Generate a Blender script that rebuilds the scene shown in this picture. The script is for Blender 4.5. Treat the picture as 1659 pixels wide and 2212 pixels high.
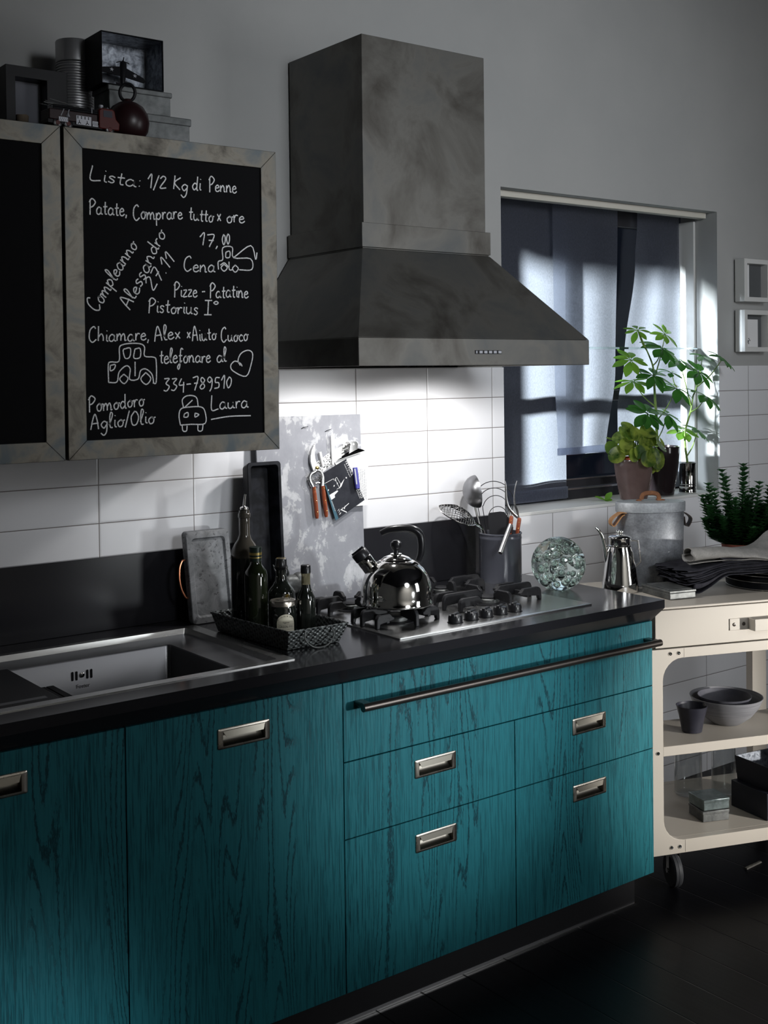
import bpy, bmesh, math, random
from mathutils import Vector, Matrix, noise
PI = math.pi
R = math.radians
random.seed(7)
for o in list(bpy.data.objects):
    bpy.data.objects.remove(o, do_unlink=True)
SC = bpy.context.scene
COL = SC.collection

# ------------------------------------------------------------------ camera
F_PX, PP_Y = 2568.2675, 858.5432
yaw, roll, pitch = 0.6476203, -0.0117066, 0.0186468
CAM = Vector((-1.13706, -3.20637, 1.70391))
cd = bpy.data.cameras.new('camera')
cam = bpy.data.objects.new('camera', cd)
COL.objects.link(cam)
Xr = Vector((math.cos(yaw), -math.sin(yaw), 0))
Dv = Vector((math.sin(yaw), math.cos(yaw), 0))
Zv = Vector((0, 0, 1))
D2 = Dv * math.cos(pitch) - Zv * math.sin(pitch)
U2 = Zv * math.cos(pitch) + Dv * math.sin(pitch)
Rv = Xr * math.cos(roll) + U2 * math.sin(roll)
Uv = U2 * math.cos(roll) - Xr * math.sin(roll)
M = Matrix.Identity(4)
for i in range(3):
    M[i][0], M[i][1], M[i][2], M[i][3] = Rv[i], Uv[i], -D2[i], CAM[i]
cam.matrix_world = M
cd.sensor_fit = 'HORIZONTAL'
cd.sensor_width = 36
cd.lens = 36 * F_PX / 1659
cd.shift_y = -(1106 - PP_Y) / 1659
cd.clip_start = 0.05
SC.camera = cam

# ------------------------------------------------------------------ light
vs = SC.view_settings
vs.view_transform = 'Standard'
vs.look = 'None'
vs.gamma = 1
vs.use_curve_mapping = False
vs.exposure = 0.6
world = bpy.data.worlds.new('night_blue')
world.use_nodes = True
SC.world = world
bg = world.node_tree.nodes['Background']
bg.inputs[0].default_value = (0.10, 0.14, 0.26, 1)
bg.inputs[1].default_value = 0.025


def light(name, kind, loc, target, energy, color=(1, 1, 1), size=0.2, size_y=None, angle=None, blend=0.3):
    d = bpy.data.lights.new(name, kind)
    d.energy = energy
    d.color = color
    if kind == 'AREA':
        d.size = size
        if size_y:
            d.shape = 'RECTANGLE'
            d.size_y = size_y
    elif kind == 'SUN':
        d.angle = size
    else:
        d.shadow_soft_size = size
    if kind == 'SPOT':
        d.spot_size = angle
        d.spot_blend = blend
    o = bpy.data.objects.new(name, d)
    COL.objects.link(o)
    o.location = loc
    o.rotation_euler = (Vector(target) - Vector(loc)).to_track_quat('-Z', 'Y').to_euler()
    return o


SUN_DIR = Vector((1.0, -0.28, -0.22))
light('sun', 'SUN', (-3, 2, 4), tuple(Vector((-3, 2, 4)) + SUN_DIR), 19, (0.90, 0.95, 1.0), R(5.0))
light('hood_light', 'SPOT', (0.98, -0.36, 1.722), (0.98, -0.30, 0.9), 5.2, (1.0, 0.99, 0.98), 0.02, angle=R(165), blend=0.35)
light('hood_light', 'SPOT', (1.42, -0.36, 1.722), (1.42, -0.30, 0.9), 7.4, (1.0, 0.99, 0.98), 0.02, angle=R(165), blend=0.35)
# low spots on the fronts, their upper edge just over the worktop
light('front_spot', 'SPOT', (3.3, -3.6, 0.85), (2.20, -0.75, 0.55), 340, (1.0, 0.97, 0.92), 0.06, angle=R(24), blend=0.75)
light('front_spot', 'SPOT', (1.9, -3.7, 1.0), (0.98, -0.72, 0.74), 172, (0.93, 0.98, 1.0), 0.10, angle=R(23.5), blend=1.0)
light('tall_fill_light', 'AREA', (3.4, -4.0, 1.9), (1.6, -0.3, 1.3), 16, (0.95, 0.97, 1.0), 0.8, 1.5)  # added fill panel, a bright shape for the metals to reflect
light('wall_light', 'SPOT', (0.9, -4.4, 2.8), (1.72, 0.0, 2.1), 205, (0.91, 0.95, 1.0), 0.5, angle=R(56), blend=1.0)
light('rear_wall_fill', 'SPOT', (0.6, -3.9, 2.9), (0.6, -6.2, 1.3), 240, (1.0, 0.96, 0.90), 0.3, angle=R(110), blend=1.0)  # added behind the camera, lights the rear wall for reflections in metal
light('low_light', 'SPOT', (0.3, -2.6, 0.35), (-0.38, -0.72, 0.08), 46, (0.70, 0.93, 1.0), 0.15, angle=R(32), blend=1.0)

# ------------------------------------------------------------------ helpers
RM = {}      # world matrix of every thing's root


def V(*a):
    return Vector(a)


def finish(bm, sharp=38):
    bmesh.ops.recalc_face_normals(bm, faces=bm.faces[:])
    lim = R(sharp)
    for f in bm.faces:
        f.smooth = True
    for e in bm.edges:
        if len(e.link_faces) == 2:
            if e.calc_face_angle(0) > lim:
                e.smooth = False


def thing(name, label, cat, loc=(0, 0, 0), rz=0, group=None):
    o = bpy.data.objects.new(name, None)
    COL.objects.link(o)
    o.empty_display_size = 0.05
    o.location = loc
    o.rotation_euler = (0, 0, rz)
    o['label'] = label
    o['category'] = cat
    if group:
        o['group'] = group
    RM[o.name] = Matrix.Translation(loc) @ Matrix.Rotation(rz, 4, 'Z')
    return o


def root_of(o):
    while o.parent:
        o = o.parent
    return o


def obj(name, bm, m, parent=None, local=False, bevel=0, seg=2, sharp=38, label=None, fin=True):
    """link bm as one mesh object; world coordinates unless local"""
    if parent is not None and not local:
        bm.transform(RM[root_of(parent).name].inverted())
    if fin:
        finish(bm, sharp)
    me = bpy.data.meshes.new(name)
    bm.to_mesh(me)
    bm.free()
    o = bpy.data.objects.new(name, me)
    COL.objects.link(o)
    if isinstance(m, (list, tuple)):
        for x in m:
            me.materials.append(x)
    else:
        me.materials.append(m)
    if parent is not None:
        o.parent = parent
    if bevel:
        md = o.modifiers.new('bevel', 'BEVEL')
        md.width = bevel
        md.segments = seg
        md.limit_method = 'ANGLE'
        md.angle_limit = R(40)
    if label:
        o['label'] = label
    return o


def tag(o, label, cat, group=None):
    o['label'] = label
    o['category'] = cat
    if group:
        o['group'] = group
    RM[o.name] = Matrix.Identity(4)
    return o


def struct(name, bm, m, parent=None, bevel=0, label=None):
    o = obj(name, bm, m, parent, local=True, bevel=bevel)
    o['kind'] = 'structure'
    if label:
        o['label'] = label
    return o


def newbm():
    return bmesh.new()


def box(bm, x0, x1, y0, y1, z0, z1, mat=None):
    vs_ = [bm.verts.new((x, y, z)) for z in (z0, z1) for y in (y0, y1) for x in (x0, x1)]
    fs = [(0, 2, 3, 1), (4, 5, 7, 6), (0, 1, 5, 4), (2, 6, 7, 3), (0, 4, 6, 2), (1, 3, 7, 5)]
    for f in fs:
        bm.faces.new([vs_[i] for i in f])
    if mat is not None:
        bmesh.ops.transform(bm, matrix=mat, verts=vs_)
    return bm


def hexa(bm, pts):
    """8 points: bottom 4 ccw, top 4 ccw"""
    v = [bm.verts.new(p) for p in pts]
    for f in ((3, 2, 1, 0), (4, 5, 6, 7), (0, 1, 5, 4), (1, 2, 6, 5), (2, 3, 7, 6), (3, 0, 4, 7)):
        bm.faces.new([v[i] for i in f])


def loft(bm, loops, cap0=True, cap1=True, closed=True):
    rings = [[bm.verts.new(p) for p in L] for L in loops]
    n = len(rings[0])
    for a, b in zip(rings, rings[1:]):
        for i in range(n if closed else n - 1):
            j = (i + 1) % n
            bm.faces.new((a[i], a[j], b[j], b[i]))
    if cap0:
        bm.faces.new(rings[0][::-1])
    if cap1:
        bm.faces.new(rings[-1])
    return rings


def lathe(bm, prof, n=32, mat=None, cap0=True, cap1=True, sx=1.0, sy=1.0):
    """profile of (r, z) from bottom up; r=0 collapses to a point"""
    rings = []
    allv = []
    for r, z in prof:
        if r < 1e-6:
            v = bm.verts.new((0, 0, z))
            rings.append([v])
            allv.append(v)
        else:
            ring = [bm.verts.new((r * sx * math.cos(2 * PI * i / n), r * sy * math.sin(2 * PI * i / n), z)) for i in range(n)]
            rings.append(ring)
            allv += ring
    for a, b in zip(rings, rings[1:]):
        if len(a) == 1 and len(b) == 1:
            continue
        for i in range(n):
            j = (i + 1) % n
            if len(a) == 1:
                bm.faces.new((a[0], b[j], b[i]))
            elif len(b) == 1:
                bm.faces.new((a[i], a[j], b[0]))
            else:
                bm.faces.new((a[i], a[j], b[j], b[i]))
    if cap0 and len(rings[0]) > 1:
        bm.faces.new(rings[0][::-1])
    if cap1 and len(rings[-1]) > 1:
        bm.faces.new(rings[-1])
    if mat is not None:
        bmesh.ops.transform(bm, matrix=mat, verts=allv)
    return bm


def smooth_pts(P, sub=6, closed=False):
    P = [Vector(p) for p in P]
    if len(P) < 3:
        return P
    out = []
    n = len(P)
    rng = range(n) if closed else range(n - 1)
    for i in rng:
        p1, p2 = P[i], P[(i + 1) % n]
        p0 = P[i - 1] if (closed or i > 0) else p1 * 2 - p2
        p3 = P[(i + 2) % n] if (closed or i + 2 < n) else p2 * 2 - p1
        for k in range(sub):
            t = k / sub
            out.append(0.5 * ((2 * p1) + (p2 - p0) * t + (2 * p0 - 5 * p1 + 4 * p2 - p3) * t * t + (3 * p1 - p0 - 3 * p2 + p3) * t ** 3))
    if not closed:
        out.append(P[-1].copy())
    return out


def tube(bm, pts, r, n=8, closed=False, cap=True, flat=1.0):
    """round tube through pts; r a number or list"""
    pts = [Vector(p) for p in pts]
    m = len(pts)
    rr = r if isinstance(r, (list, tuple)) else [r] * m
    T = []
    for i in range(m):
        a = pts[i - 1] if (i > 0 or closed) else pts[i]
        b = pts[(i + 1) % m] if (i < m - 1 or closed) else pts[i]
        t = (b - a)
        T.append(t.normalized() if t.length > 1e-9 else Vector((0, 0, 1)))
    up = Vector((0, 0, 1)) if abs(T[0].z) < 0.9 else Vector((0, 1, 0))
    nrm = (up - T[0] * up.dot(T[0])).normalized()
    rings = []
    for i in range(m):
        nrm = nrm - T[i] * nrm.dot(T[i])
        nrm = nrm.normalized() if nrm.length > 1e-6 else T[i].orthogonal().normalized()
        bi = T[i].cross(nrm)
        rings.append([bm.verts.new(pts[i] + (nrm * math.cos(2 * PI * k / n) + bi * math.sin(2 * PI * k / n) * flat) * rr[i]) for k in range(n)])
    for i in range(m if closed else m - 1):
        a, b = rings[i], rings[(i + 1) % m]
        for k in range(n):
            j = (k + 1) % n
            bm.faces.new((a[k], a[j], b[j], b[k]))
    if cap and not closed:
        bm.faces.new(rings[0][::-1])
        bm.faces.new(rings[-1])
    return bm


def prism(bm, poly, to3d, t0, t1):
    """poly of 2-D points extruded between t0 and t1; to3d(a, b, t)"""
    loft(bm, [[to3d(a, b, t0) for a, b in poly], [to3d(a, b, t1) for a, b in poly]])
    return bm


def rrect(x0, x1, y0, y1, r, n=5):
    out = []
    for cx, cy, a0 in ((x1 - r, y1 - r, 0), (x0 + r, y1 - r, 90), (x0 + r, y0 + r, 180), (x1 - r, y0 + r, 270)):
        for i in range(n + 1):
            a = R(a0 + 90 * i / n)
            out.append((cx + r * math.cos(a), cy + r * math.sin(a)))
    return out


def sphere(bm, c, r, seg=16, rings=10, sc=(1, 1, 1), mat=None):
    m = Matrix.Translation(c) @ (mat or Matrix.Identity(4)) @ Matrix.Diagonal((r * sc[0], r * sc[1], r * sc[2], 1))
    bmesh.ops.create_uvsphere(bm, u_segments=seg, v_segments=rings, radius=1, matrix=m)
    return bm


def ribbon(bm, pts, w, nrm, t=0.0008, skin=False):
    """flat band of width w and thickness t along pts lying on a plane of normal nrm"""
    if skin:
        nv = Vector(nrm).normalized()
        prev = None
        for i, p in enumerate(pts):
            d = pts[min(i + 1, len(pts) - 1)] - pts[max(i - 1, 0)]
            s = (d.normalized() if d.length > 1e-9 else Vector((1, 0, 0))).cross(nv) * (w / 2)
            cur = (bm.verts.new(p - s + nv * t), bm.verts.new(p + s + nv * t))
            if prev:
                f = bm.faces.new((prev[0], prev[1], cur[1], cur[0]))
                f.smooth = False
            prev = cur
        return bm
    pts = [Vector(p) for p in pts]
    nrm = Vector(nrm).normalized()
    loops = []
    for i, p in enumerate(pts):
        a = pts[max(i - 1, 0)]
        b = pts[min(i + 1, len(pts) - 1)]
        d = (b - a)
        if d.length < 1e-9:
            d = Vector((1, 0, 0))
        s = d.normalized().cross(nrm) * (w / 2)
        loops.append([p - s, p + s, p + s + nrm * t, p - s + nrm * t])
    loft(bm, loops)
    return bm


def text_bm(txt, size, spacing=1.0, align='CENTER', extrude=0.0):
    """letters as a flat mesh in the xy plane"""
    c = bpy.data.curves.new('lettering', 'FONT')
    c.body = txt
    c.size = size
    c.space_character = spacing
    c.align_x = align
    c.align_y = 'CENTER'
    c.extrude = extrude
    c.resolution_u = 3
    o = bpy.data.objects.new('lettering', c)
    COL.objects.link(o)
    bpy.context.view_layer.update()
    dg = bpy.context.evaluated_depsgraph_get()
    me = bpy.data.meshes.new_from_object(o.evaluated_get(dg))
    bm = bmesh.new()
    bm.from_mesh(me)
    bpy.data.objects.remove(o, do_unlink=True)
    bpy.data.curves.remove(c)
    bpy.data.meshes.remove(me)
    return bm


def merge(dst, src):
    me = bpy.data.meshes.new('tmp')
    src.to_mesh(me)
    src.free()
    dst.from_mesh(me)
    bpy.data.meshes.remove(me)


# ------------------------------------------------------------------ materials
def mat(name, base=(0.5, 0.5, 0.5), rough=0.5, metal=0.0, spec=0.5, trans=0.0, ior=1.45, coat=0.0, emit=None, es=0, alpha=1):
    m = bpy.data.materials.new(name)
    m.use_nodes = True
    b = m.node_tree.nodes['Principled BSDF']
    b.inputs['Base Color'].default_value = (*base, 1)
    b.inputs['Roughness'].default_value = rough
    b.inputs['Metallic'].default_value = metal
    b.inputs['Specular IOR Level'].default_value = spec
    b.inputs['Transmission Weight'].default_value = trans
    b.inputs['IOR'].default_value = ior
    b.inputs['Coat Weight'].default_value = coat
    b.inputs['Coat Roughness'].default_value = 0.08
    b.inputs['Alpha'].default_value = alpha
    if emit:
        b.inputs['Emission Color'].default_value = (*emit, 1)
        b.inputs['Emission Strength'].default_value = es
    return m


def nd(m, t, **kw):
    n = m.node_tree.nodes.new(t)
    for k, v in kw.items():
        setattr(n, k, v)
    return n


def lk(m, a, b):
    m.node_tree.links.new(a, b)


def bsdf(m):
    return m.node_tree.nodes['Principled BSDF']


def coords(m, scale=(1, 1, 1), kind='Object', loc=(0, 0, 0)):
    tc = nd(m, 'ShaderNodeTexCoord')
    mp = nd(m, 'ShaderNodeMapping')
    mp.inputs['Scale'].default_value = scale
    mp.inputs['Location'].default_value = loc
    lk(m, tc.outputs[kind], mp.inputs['Vector'])
    return mp.outputs['Vector']


def noise_tex(m, vec, scale, detail=4, rough=0.55, dist=0.0):
    n = nd(m, 'ShaderNodeTexNoise')
    n.inputs['Scale'].default_value = scale
    n.inputs['Detail'].default_value = detail
    n.inputs['Roughness'].default_value = rough
    n.inputs['Distortion'].default_value = dist
    lk(m, vec, n.inputs['Vector'])
    return n.outputs['Fac']


def ramp(m, fac, stops, interp='LINEAR'):
    r = nd(m, 'ShaderNodeValToRGB')
    r.color_ramp.interpolation = interp
    el = r.color_ramp.elements
    while len(el) < len(stops):
        el.new(0.5)
    for e, (p, c) in zip(el, stops):
        e.position = p
        e.color = (*c, 1) if len(c) == 3 else c
    lk(m, fac, r.inputs['Fac'])
    return r.outputs['Color']


def math_n(m, op, a, b=None):
    n = nd(m, 'ShaderNodeMath', operation=op)
    for i, x in enumerate((a, b)):
        if x is None:
            continue
        if isinstance(x, (int, float)):
            n.inputs[i].default_value = x
        else:
            lk(m, x, n.inputs[i])
    return n.outputs[0]


def mixc(m, fac, a, b, mode='MIX'):
    n = nd(m, 'ShaderNodeMix', data_type='RGBA', blend_type=mode)
    for sock, x in ((n.inputs[0], fac), (n.inputs[6], a), (n.inputs[7], b)):
        if isinstance(x, (int, float)):
            sock.default_value = x
        elif isinstance(x, tuple):
            sock.default_value = (*x, 1)
        else:
            lk(m, x, sock)
    return n.outputs[2]


def bump(m, h, strength=0.2, dist=0.002):
    b = nd(m, 'ShaderNodeBump')
    b.inputs['Strength'].default_value = strength
    b.inputs['Distance'].default_value = dist
    lk(m, h, b.inputs['Height'])
    lk(m, b.outputs['Normal'], bsdf(m).inputs['Normal'])


def mottled(name, c0, c1, scale=6, rough=0.4, metal=0.0, lo=0.35, hi=0.65, detail=6, fine=0, dist=0.6, rvar=0.0, spec=0.5, bumpk=0, c2=None):
    """surface whose colour wanders between c0 and c1"""
    m = mat(name, c0, rough, metal, spec)
    v = coords(m)
    f = noise_tex(m, v, scale, detail, 0.6, dist)
    stops = [(lo, c0), (hi, c1)] if c2 is None else [(lo, c0), ((lo + hi) / 2, c1), (hi, c2)]
    c = ramp(m, f, stops)
    if fine:
        g = noise_tex(m, v, fine, 2, 0.6)
        c = mixc(m, 0.35, c, ramp(m, g, [(0.3, (0.25, 0.25, 0.25)), (0.7, (1.0, 1.0, 1.0))]), 'MULTIPLY')
        if bumpk:
            bump(m, g, bumpk, 0.001)
    elif bumpk:
        bump(m, f, bumpk, 0.001)
    lk(m, c, bsdf(m).inputs['Base Color'])
    if rvar:
        r = nd(m, 'ShaderNodeMapRange')
        r.inputs['To Min'].default_value = rough - rvar
        r.inputs['To Max'].default_value = rough + rvar
        lk(m, f, r.inputs['Value'])
        lk(m, r.outputs[0], bsdf(m).inputs['Roughness'])
    return m


MT = {}


def teal_oak(shift):
    """open-grain oak lacquered teal: pores and cathedral figure run upright"""
    m = mat('teal_oak', (0.02, 0.16, 0.19), 0.45, 0, 0.3)
    v1 = coords(m, (9.0, 1, 0.8), loc=(shift, 0, shift * 0.37))
    field = noise_tex(m, v1, 1.0, 1.5, 0.4, 0.1)
    jag = noise_tex(m, coords(m, (240, 1, 60), loc=(shift, 0, 2)), 1.0, 2, 0.6)
    fld = math_n(m, 'ADD', math_n(m, 'MULTIPLY', field, 22), math_n(m, 'MULTIPLY', jag, 0.7))
    ringv = math_n(m, 'FRACT', fld)
    rings = ramp(m, ringv, [(0.0, (1, 1, 1)), (0.10, (0.75, 0.75, 0.75)), (0.20, (0.0, 0.0, 0.0)), (0.86, (0.0, 0.0, 0.0)), (1.0, (1, 1, 1))])
    v3 = coords(m, (8.0, 1, 0.5), loc=(shift * 1.7, 0, 4))
    msk = ramp(m, noise_tex(m, v3, 1.3, 1, 0.5), [(0.52, (0, 0, 0)), (0.62, (1, 1, 1))])
    g1 = math_n(m, 'MULTIPLY', rings, msk)
    v2 = coords(m, (330, 1, 9), loc=(shift * 3, 0, 0))
    pores = noise_tex(m, v2, 1.0, 3, 0.65, 0.4)
    pr = ramp(m, pores, [(0.49, (0, 0, 0)), (0.60, (1, 1, 1))])
    dens = ramp(m, noise_tex(m, coords(m, (14, 1, 1.2), loc=(shift, 0, 7)), 1, 2, 0.5), [(0.3, (0.35, 0.35, 0.35)), (0.7, (0.85, 0.85, 0.85))])
    g2 = math_n(m, 'MULTIPLY', math_n(m, 'MULTIPLY', pr, dens), math_n(m, 'SUBTRACT', 1.0, math_n(m, 'MULTIPLY', msk, 0.55)))
    g = math_n(m, 'MAXIMUM', g1, g2)
    col = mixc(m, g, (0.017, 0.160, 0.192), (0.003, 0.040, 0.054))
    lk(m, col, bsdf(m).inputs['Base Color'])
    bump(m, math_n(m, 'MULTIPLY', g, -1.0), 0.4, 0.0015)
    return m


MT['teal'] = teal_oak(0.0)
MT['bronze'] = mottled('brushed_bronze_steel', (0.060, 0.054, 0.045), (0.20, 0.185, 0.155), 11.0, 0.46, 0.65, 0.32, 0.70, 10, 0, 0.5, 0.08, bumpk=0.05, c2=(0.115, 0.135, 0.145))
MT['hood'] = mottled('burnished_steel', (0.078, 0.071, 0.062), (0.165, 0.160, 0.146), 4.5, 0.46, 0.60, 0.3, 0.72, 9, 0, 0.5, 0.06, c2=(0.110, 0.118, 0.120))
MT['board'] = mat('blackboard_paint', (0.006, 0.006, 0.007), 0.8, 0, 0.15)
m = MT['chalk'] = mat('chalk', (0.8, 0.8, 0.8), 0.9, 0, 0.1)
lk(m, ramp(m, noise_tex(m, coords(m), 520, 2, 0.7), [(0.30, (0.22, 0.22, 0.22)), (0.46, (0.95, 0.95, 0.95))]), bsdf(m).inputs['Base Color'])
# worktop: black quartz with fine pale specks
m = MT['quartz'] = mat('black_quartz', (0.018, 0.018, 0.021), 0.16, 0, 0.5)
vz = nd(m, 'ShaderNodeTexVoronoi')
vz.inputs['Scale'].default_value = 160
lk(m, coords(m), vz.inputs['Vector'])
sp = ramp(m, vz.outputs['Distance'], [(0.0, (0.20, 0.2, 0.21)), (0.055, (0.017, 0.017, 0.02))])
lk(m, sp, bsdf(m).inputs['Base Color'])
# stainless
MT['steel'] = mottled('stainless_steel', (0.55, 0.55, 0.55), (0.66, 0.66, 0.65), 3, 0.26, 1.0, 0.3, 0.7, 3, 0, 0.2, 0.05)
MT['brushed'] = mat('brushed_steel', (0.26, 0.26, 0.27), 0.36, 1.0)
m = MT['brushed']
bump(m, noise_tex(m, coords(m, (6, 500, 500)), 1, 2, 0.6), 0.06, 0.0005)
MT['chrome'] = mat('polished_steel', (0.80, 0.79, 0.77), 0.06, 1.0)
MT['pull'] = mottled('satin_nickel', (0.50, 0.46, 0.40), (0.62, 0.57, 0.50), 30, 0.28, 1.0, 0.3, 0.7, 3, 0, 0.2, 0.05)
MT['bar'] = mat('dark_bronze_bar', (0.13, 0.115, 0.105), 0.30, 0.9)
MT['iron'] = mottled('black_cast_iron', (0.009, 0.009, 0.011), (0.018, 0.018, 0.020), 90, 0.5, 0.0, 0.3, 0.7, 3, bumpk=0.1, spec=0.3)
MT['blackplastic'] = mat('black_plastic', (0.013, 0.013, 0.015), 0.28, 0, 0.5)
MT['black'] = mat('black_lacquer', (0.008, 0.008, 0.010), 0.45, 0, 0.3)
MT['plinth'] = mat('dark_brushed_plinth', (0.035, 0.035, 0.038), 0.35, 0.6)
# wall plaster
m = MT['plaster'] = mat('grey_plaster', (0.40, 0.40, 0.39), 0.85, 0, 0.2)
f = noise_tex(m, coords(m), 1.2, 5, 0.6)
lk(m, ramp(m, f, [(0.3, (0.37, 0.375, 0.37)), (0.7, (0.43, 0.43, 0.42))]), bsdf(m).inputs['Base Color'])
bump(m, noise_tex(m, coords(m), 140, 4, 0.65), 0.12, 0.001)
# white glazed wall tiles, 304 x 110 mm, stacked bond
m = MT['tile'] = mat('white_glazed_tile', (0.80, 0.80, 0.81), 0.16, 0, 0.5)
tc = nd(m, 'ShaderNodeTexCoord')
sx = nd(m, 'ShaderNodeSeparateXYZ')
lk(m, tc.outputs['Object'], sx.inputs[0])
TP, TH = 0.3041, 0.11014
fx = math_n(m, 'FRACT', math_n(m, 'DIVIDE', math_n(m, 'ADD', sx.outputs['X'], 20 * TP - 0.2590), TP))
fz = math_n(m, 'FRACT', math_n(m, 'DIVIDE', math_n(m, 'ADD', sx.outputs['Z'], 20 * TH - 1.3990), TH))
ex = math_n(m, 'MULTIPLY', math_n(m, 'MINIMUM', fx, math_n(m, 'SUBTRACT', 1.0, fx)), TP)
ez = math_n(m, 'MULTIPLY', math_n(m, 'MINIMUM', fz, math_n(m, 'SUBTRACT', 1.0, fz)), TH)
ed = math_n(m, 'MINIMUM', ex, ez)
joint = ramp(m, math_n(m, 'MULTIPLY', ed, 100), [(0.10, (0, 0, 0)), (0.16, (1, 1, 1))])
lk(m, mixc(m, joint, (0.19, 0.17, 0.16), (0.80, 0.80, 0.82)), bsdf(m).inputs['Base Color'])
hgt = ramp(m, math_n(m, 'MULTIPLY', ed, 100), [(0.08, (0, 0, 0)), (0.55, (1, 1, 1))], 'EASE')
wob = noise_tex(m, coords(m), 9, 2, 0.5)
bump(m, math_n(m, 'ADD', hgt, math_n(m, 'MULTIPLY', wob, 0.35)), 0.25, 0.002)
rg = nd(m, 'ShaderNodeMapRange')
rg.inputs['To Min'].default_value = 0.7
rg.inputs['To Max'].default_value = 0.15
lk(m, joint, rg.inputs['Value'])
lk(m, rg.outputs[0], bsdf(m).inputs['Roughness'])
# floor: black-stained boards
m = MT['floor'] = mat('black_floorboards', (0.01, 0.01, 0.012), 0.38, 0, 0.25)
vf = coords(m)
sx = nd(m, 'ShaderNodeSeparateXYZ')
lk(m, vf, sx.inputs[0])
pl = math_n(m, 'FRACT', math_n(m, 'DIVIDE', math_n(m, 'ADD', sx.outputs['X'], 5.0), 0.155))
gap = ramp(m, pl, [(0.0, (0, 0, 0)), (0.022, (1, 1, 1)), (0.978, (1, 1, 1)), (1.0, (0, 0, 0))])
gr = noise_tex(m, coords(m, (60, 3, 1)), 1, 4, 0.6)
lk(m, mixc(m, gap, (0.001, 0.001, 0.001), ramp(m, gr, [(0.3, (0.0025, 0.003, 0.0045)), (0.7, (0.007, 0.007, 0.010))])), bsdf(m).inputs['Base Color'])
bump(m, math_n(m, 'ADD', gap, math_n(m, 'MULTIPLY', gr, 0.25)), 0.3, 0.003)
MT['cream'] = mat('beige_painted_metal', (0.50, 0.455, 0.395), 0.40, 0, 0.4)
MT['white'] = mat('white_paint', (0.72, 0.72, 0.70), 0.5)
MT['beam'] = mat('cream_wood_paint', (0.60, 0.57, 0.50), 0.55)
MT['darkframe'] = mat('anthracite_window_frame', (0.03, 0.03, 0.035), 0.35, 0.3)
MT['glass'] = mat('clear_glass', (1, 1, 1), 0.0, 0, 0.5, 1.0, 1.45)
MT['gglass'] = mat('green_tinted_glass', (0.86, 0.97, 0.92), 0.0, 0, 0.5, 1.0, 1.48)
m = MT['winglass'] = mat('window_glass', (0.9, 0.9, 0.9), 0.02)
_g = nd(m, 'ShaderNodeBsdfGlossy'); _g.inputs['Roughness'].default_value = 0.02
_t = nd(m, 'ShaderNodeBsdfTransparent'); _t.inputs['Color'].default_value = (0.88, 0.9, 0.9, 1)
_x = nd(m, 'ShaderNodeMixShader'); _x.inputs[0].default_value = 0.05
lk(m, _t.outputs[0], _x.inputs[1]); lk(m, _g.outputs[0], _x.inputs[2])
lk(m, _x.outputs[0], m.node_tree.nodes['Material Output'].inputs['Surface'])
MT['darkpaint'] = mat('charcoal_paint', (0.03, 0.03, 0.035), 0.9, 0, 0.1)
MT['oil'] = mat('dark_bottle', (0.010, 0.012, 0.010), 0.05, 0, 0.6, coat=0.5)
MT['greenglass'] = mat('olive_glass', (0.008, 0.011, 0.005), 0.04, 0, 0.6, 0.0, 1.5)
m = MT['vase'] = mat('thin_clear_glass', (0.97, 0.98, 0.98), 0.0)
_g = nd(m, 'ShaderNodeBsdfGlossy'); _g.inputs['Roughness'].default_value = 0.02
_t = nd(m, 'ShaderNodeBsdfTransparent'); _t.inputs['Color'].default_value = (0.90, 0.91, 0.91, 1)
_x = nd(m, 'ShaderNodeMixShader')
_w = nd(m, 'ShaderNodeLayerWeight'); _w.inputs['Blend'].default_value = 0.5
lk(m, math_n(m, 'ADD', math_n(m, 'MULTIPLY', math_n(m, 'POWER', _w.outputs['Facing'], 3.0), 0.75), 0.05), _x.inputs[0])
lk(m, _t.outputs[0], _x.inputs[1]); lk(m, _g.outputs[0], _x.inputs[2])
lk(m, _x.outputs[0], m.node_tree.nodes['Material Output'].inputs['Surface'])
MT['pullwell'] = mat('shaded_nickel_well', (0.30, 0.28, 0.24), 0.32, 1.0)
MT['bottleneck'] = mat('smoky_glass', (0.07, 0.062, 0.05), 0.05, 0, 0.6, 0.2, 1.45)
MT['duct'] = mat('dull_aluminium', (0.42, 0.42, 0.43), 0.38, 0.75)
MT['label'] = mottled('cream_paper_label', (0.62, 0.58, 0.45), (0.70, 0.66, 0.54), 20, 0.6)
MT['ink'] = mat('black_ink', (0.02, 0.02, 0.02), 0.7, 0, 0.1)
MT['gold'] = mat('gold_print', (0.55, 0.40, 0.12), 0.35, 0.8)
MT['tin'] = mottled('galvanised_steel', (0.24, 0.25, 0.27), (0.42, 0.44, 0.47), 22, 0.45, 0.6, 0.3, 0.7, 6, 160, 0.3, 0.08)
MT['tindark'] = mottled('tarnished_tin', (0.07, 0.075, 0.075), (0.20, 0.205, 0.20), 26, 0.45, 0.5, 0.3, 0.7, 6, 90, 0.3, 0.08)
MT['tinside'] = mottled('spangled_zinc', (0.10, 0.11, 0.13), (0.40, 0.43, 0.48), 60, 0.4, 0.8, 0.35, 0.65, 5)
MT['zinc'] = mottled('weathered_zinc', (0.12, 0.13, 0.13), (0.24, 0.25, 0.25), 14, 0.6, 0.4, 0.3, 0.7, 6, 60)
MT['rust'] = mottled('rusty_iron', (0.10, 0.04, 0.02), (0.26, 0.11, 0.045), 60, 0.75, 0.1, 0.3, 0.7, 5, bumpk=0.3)
MT['leather'] = mottled('tan_leather', (0.28, 0.13, 0.045), (0.42, 0.21, 0.08), 40, 0.6, 0, bumpk=0.2)
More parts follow.
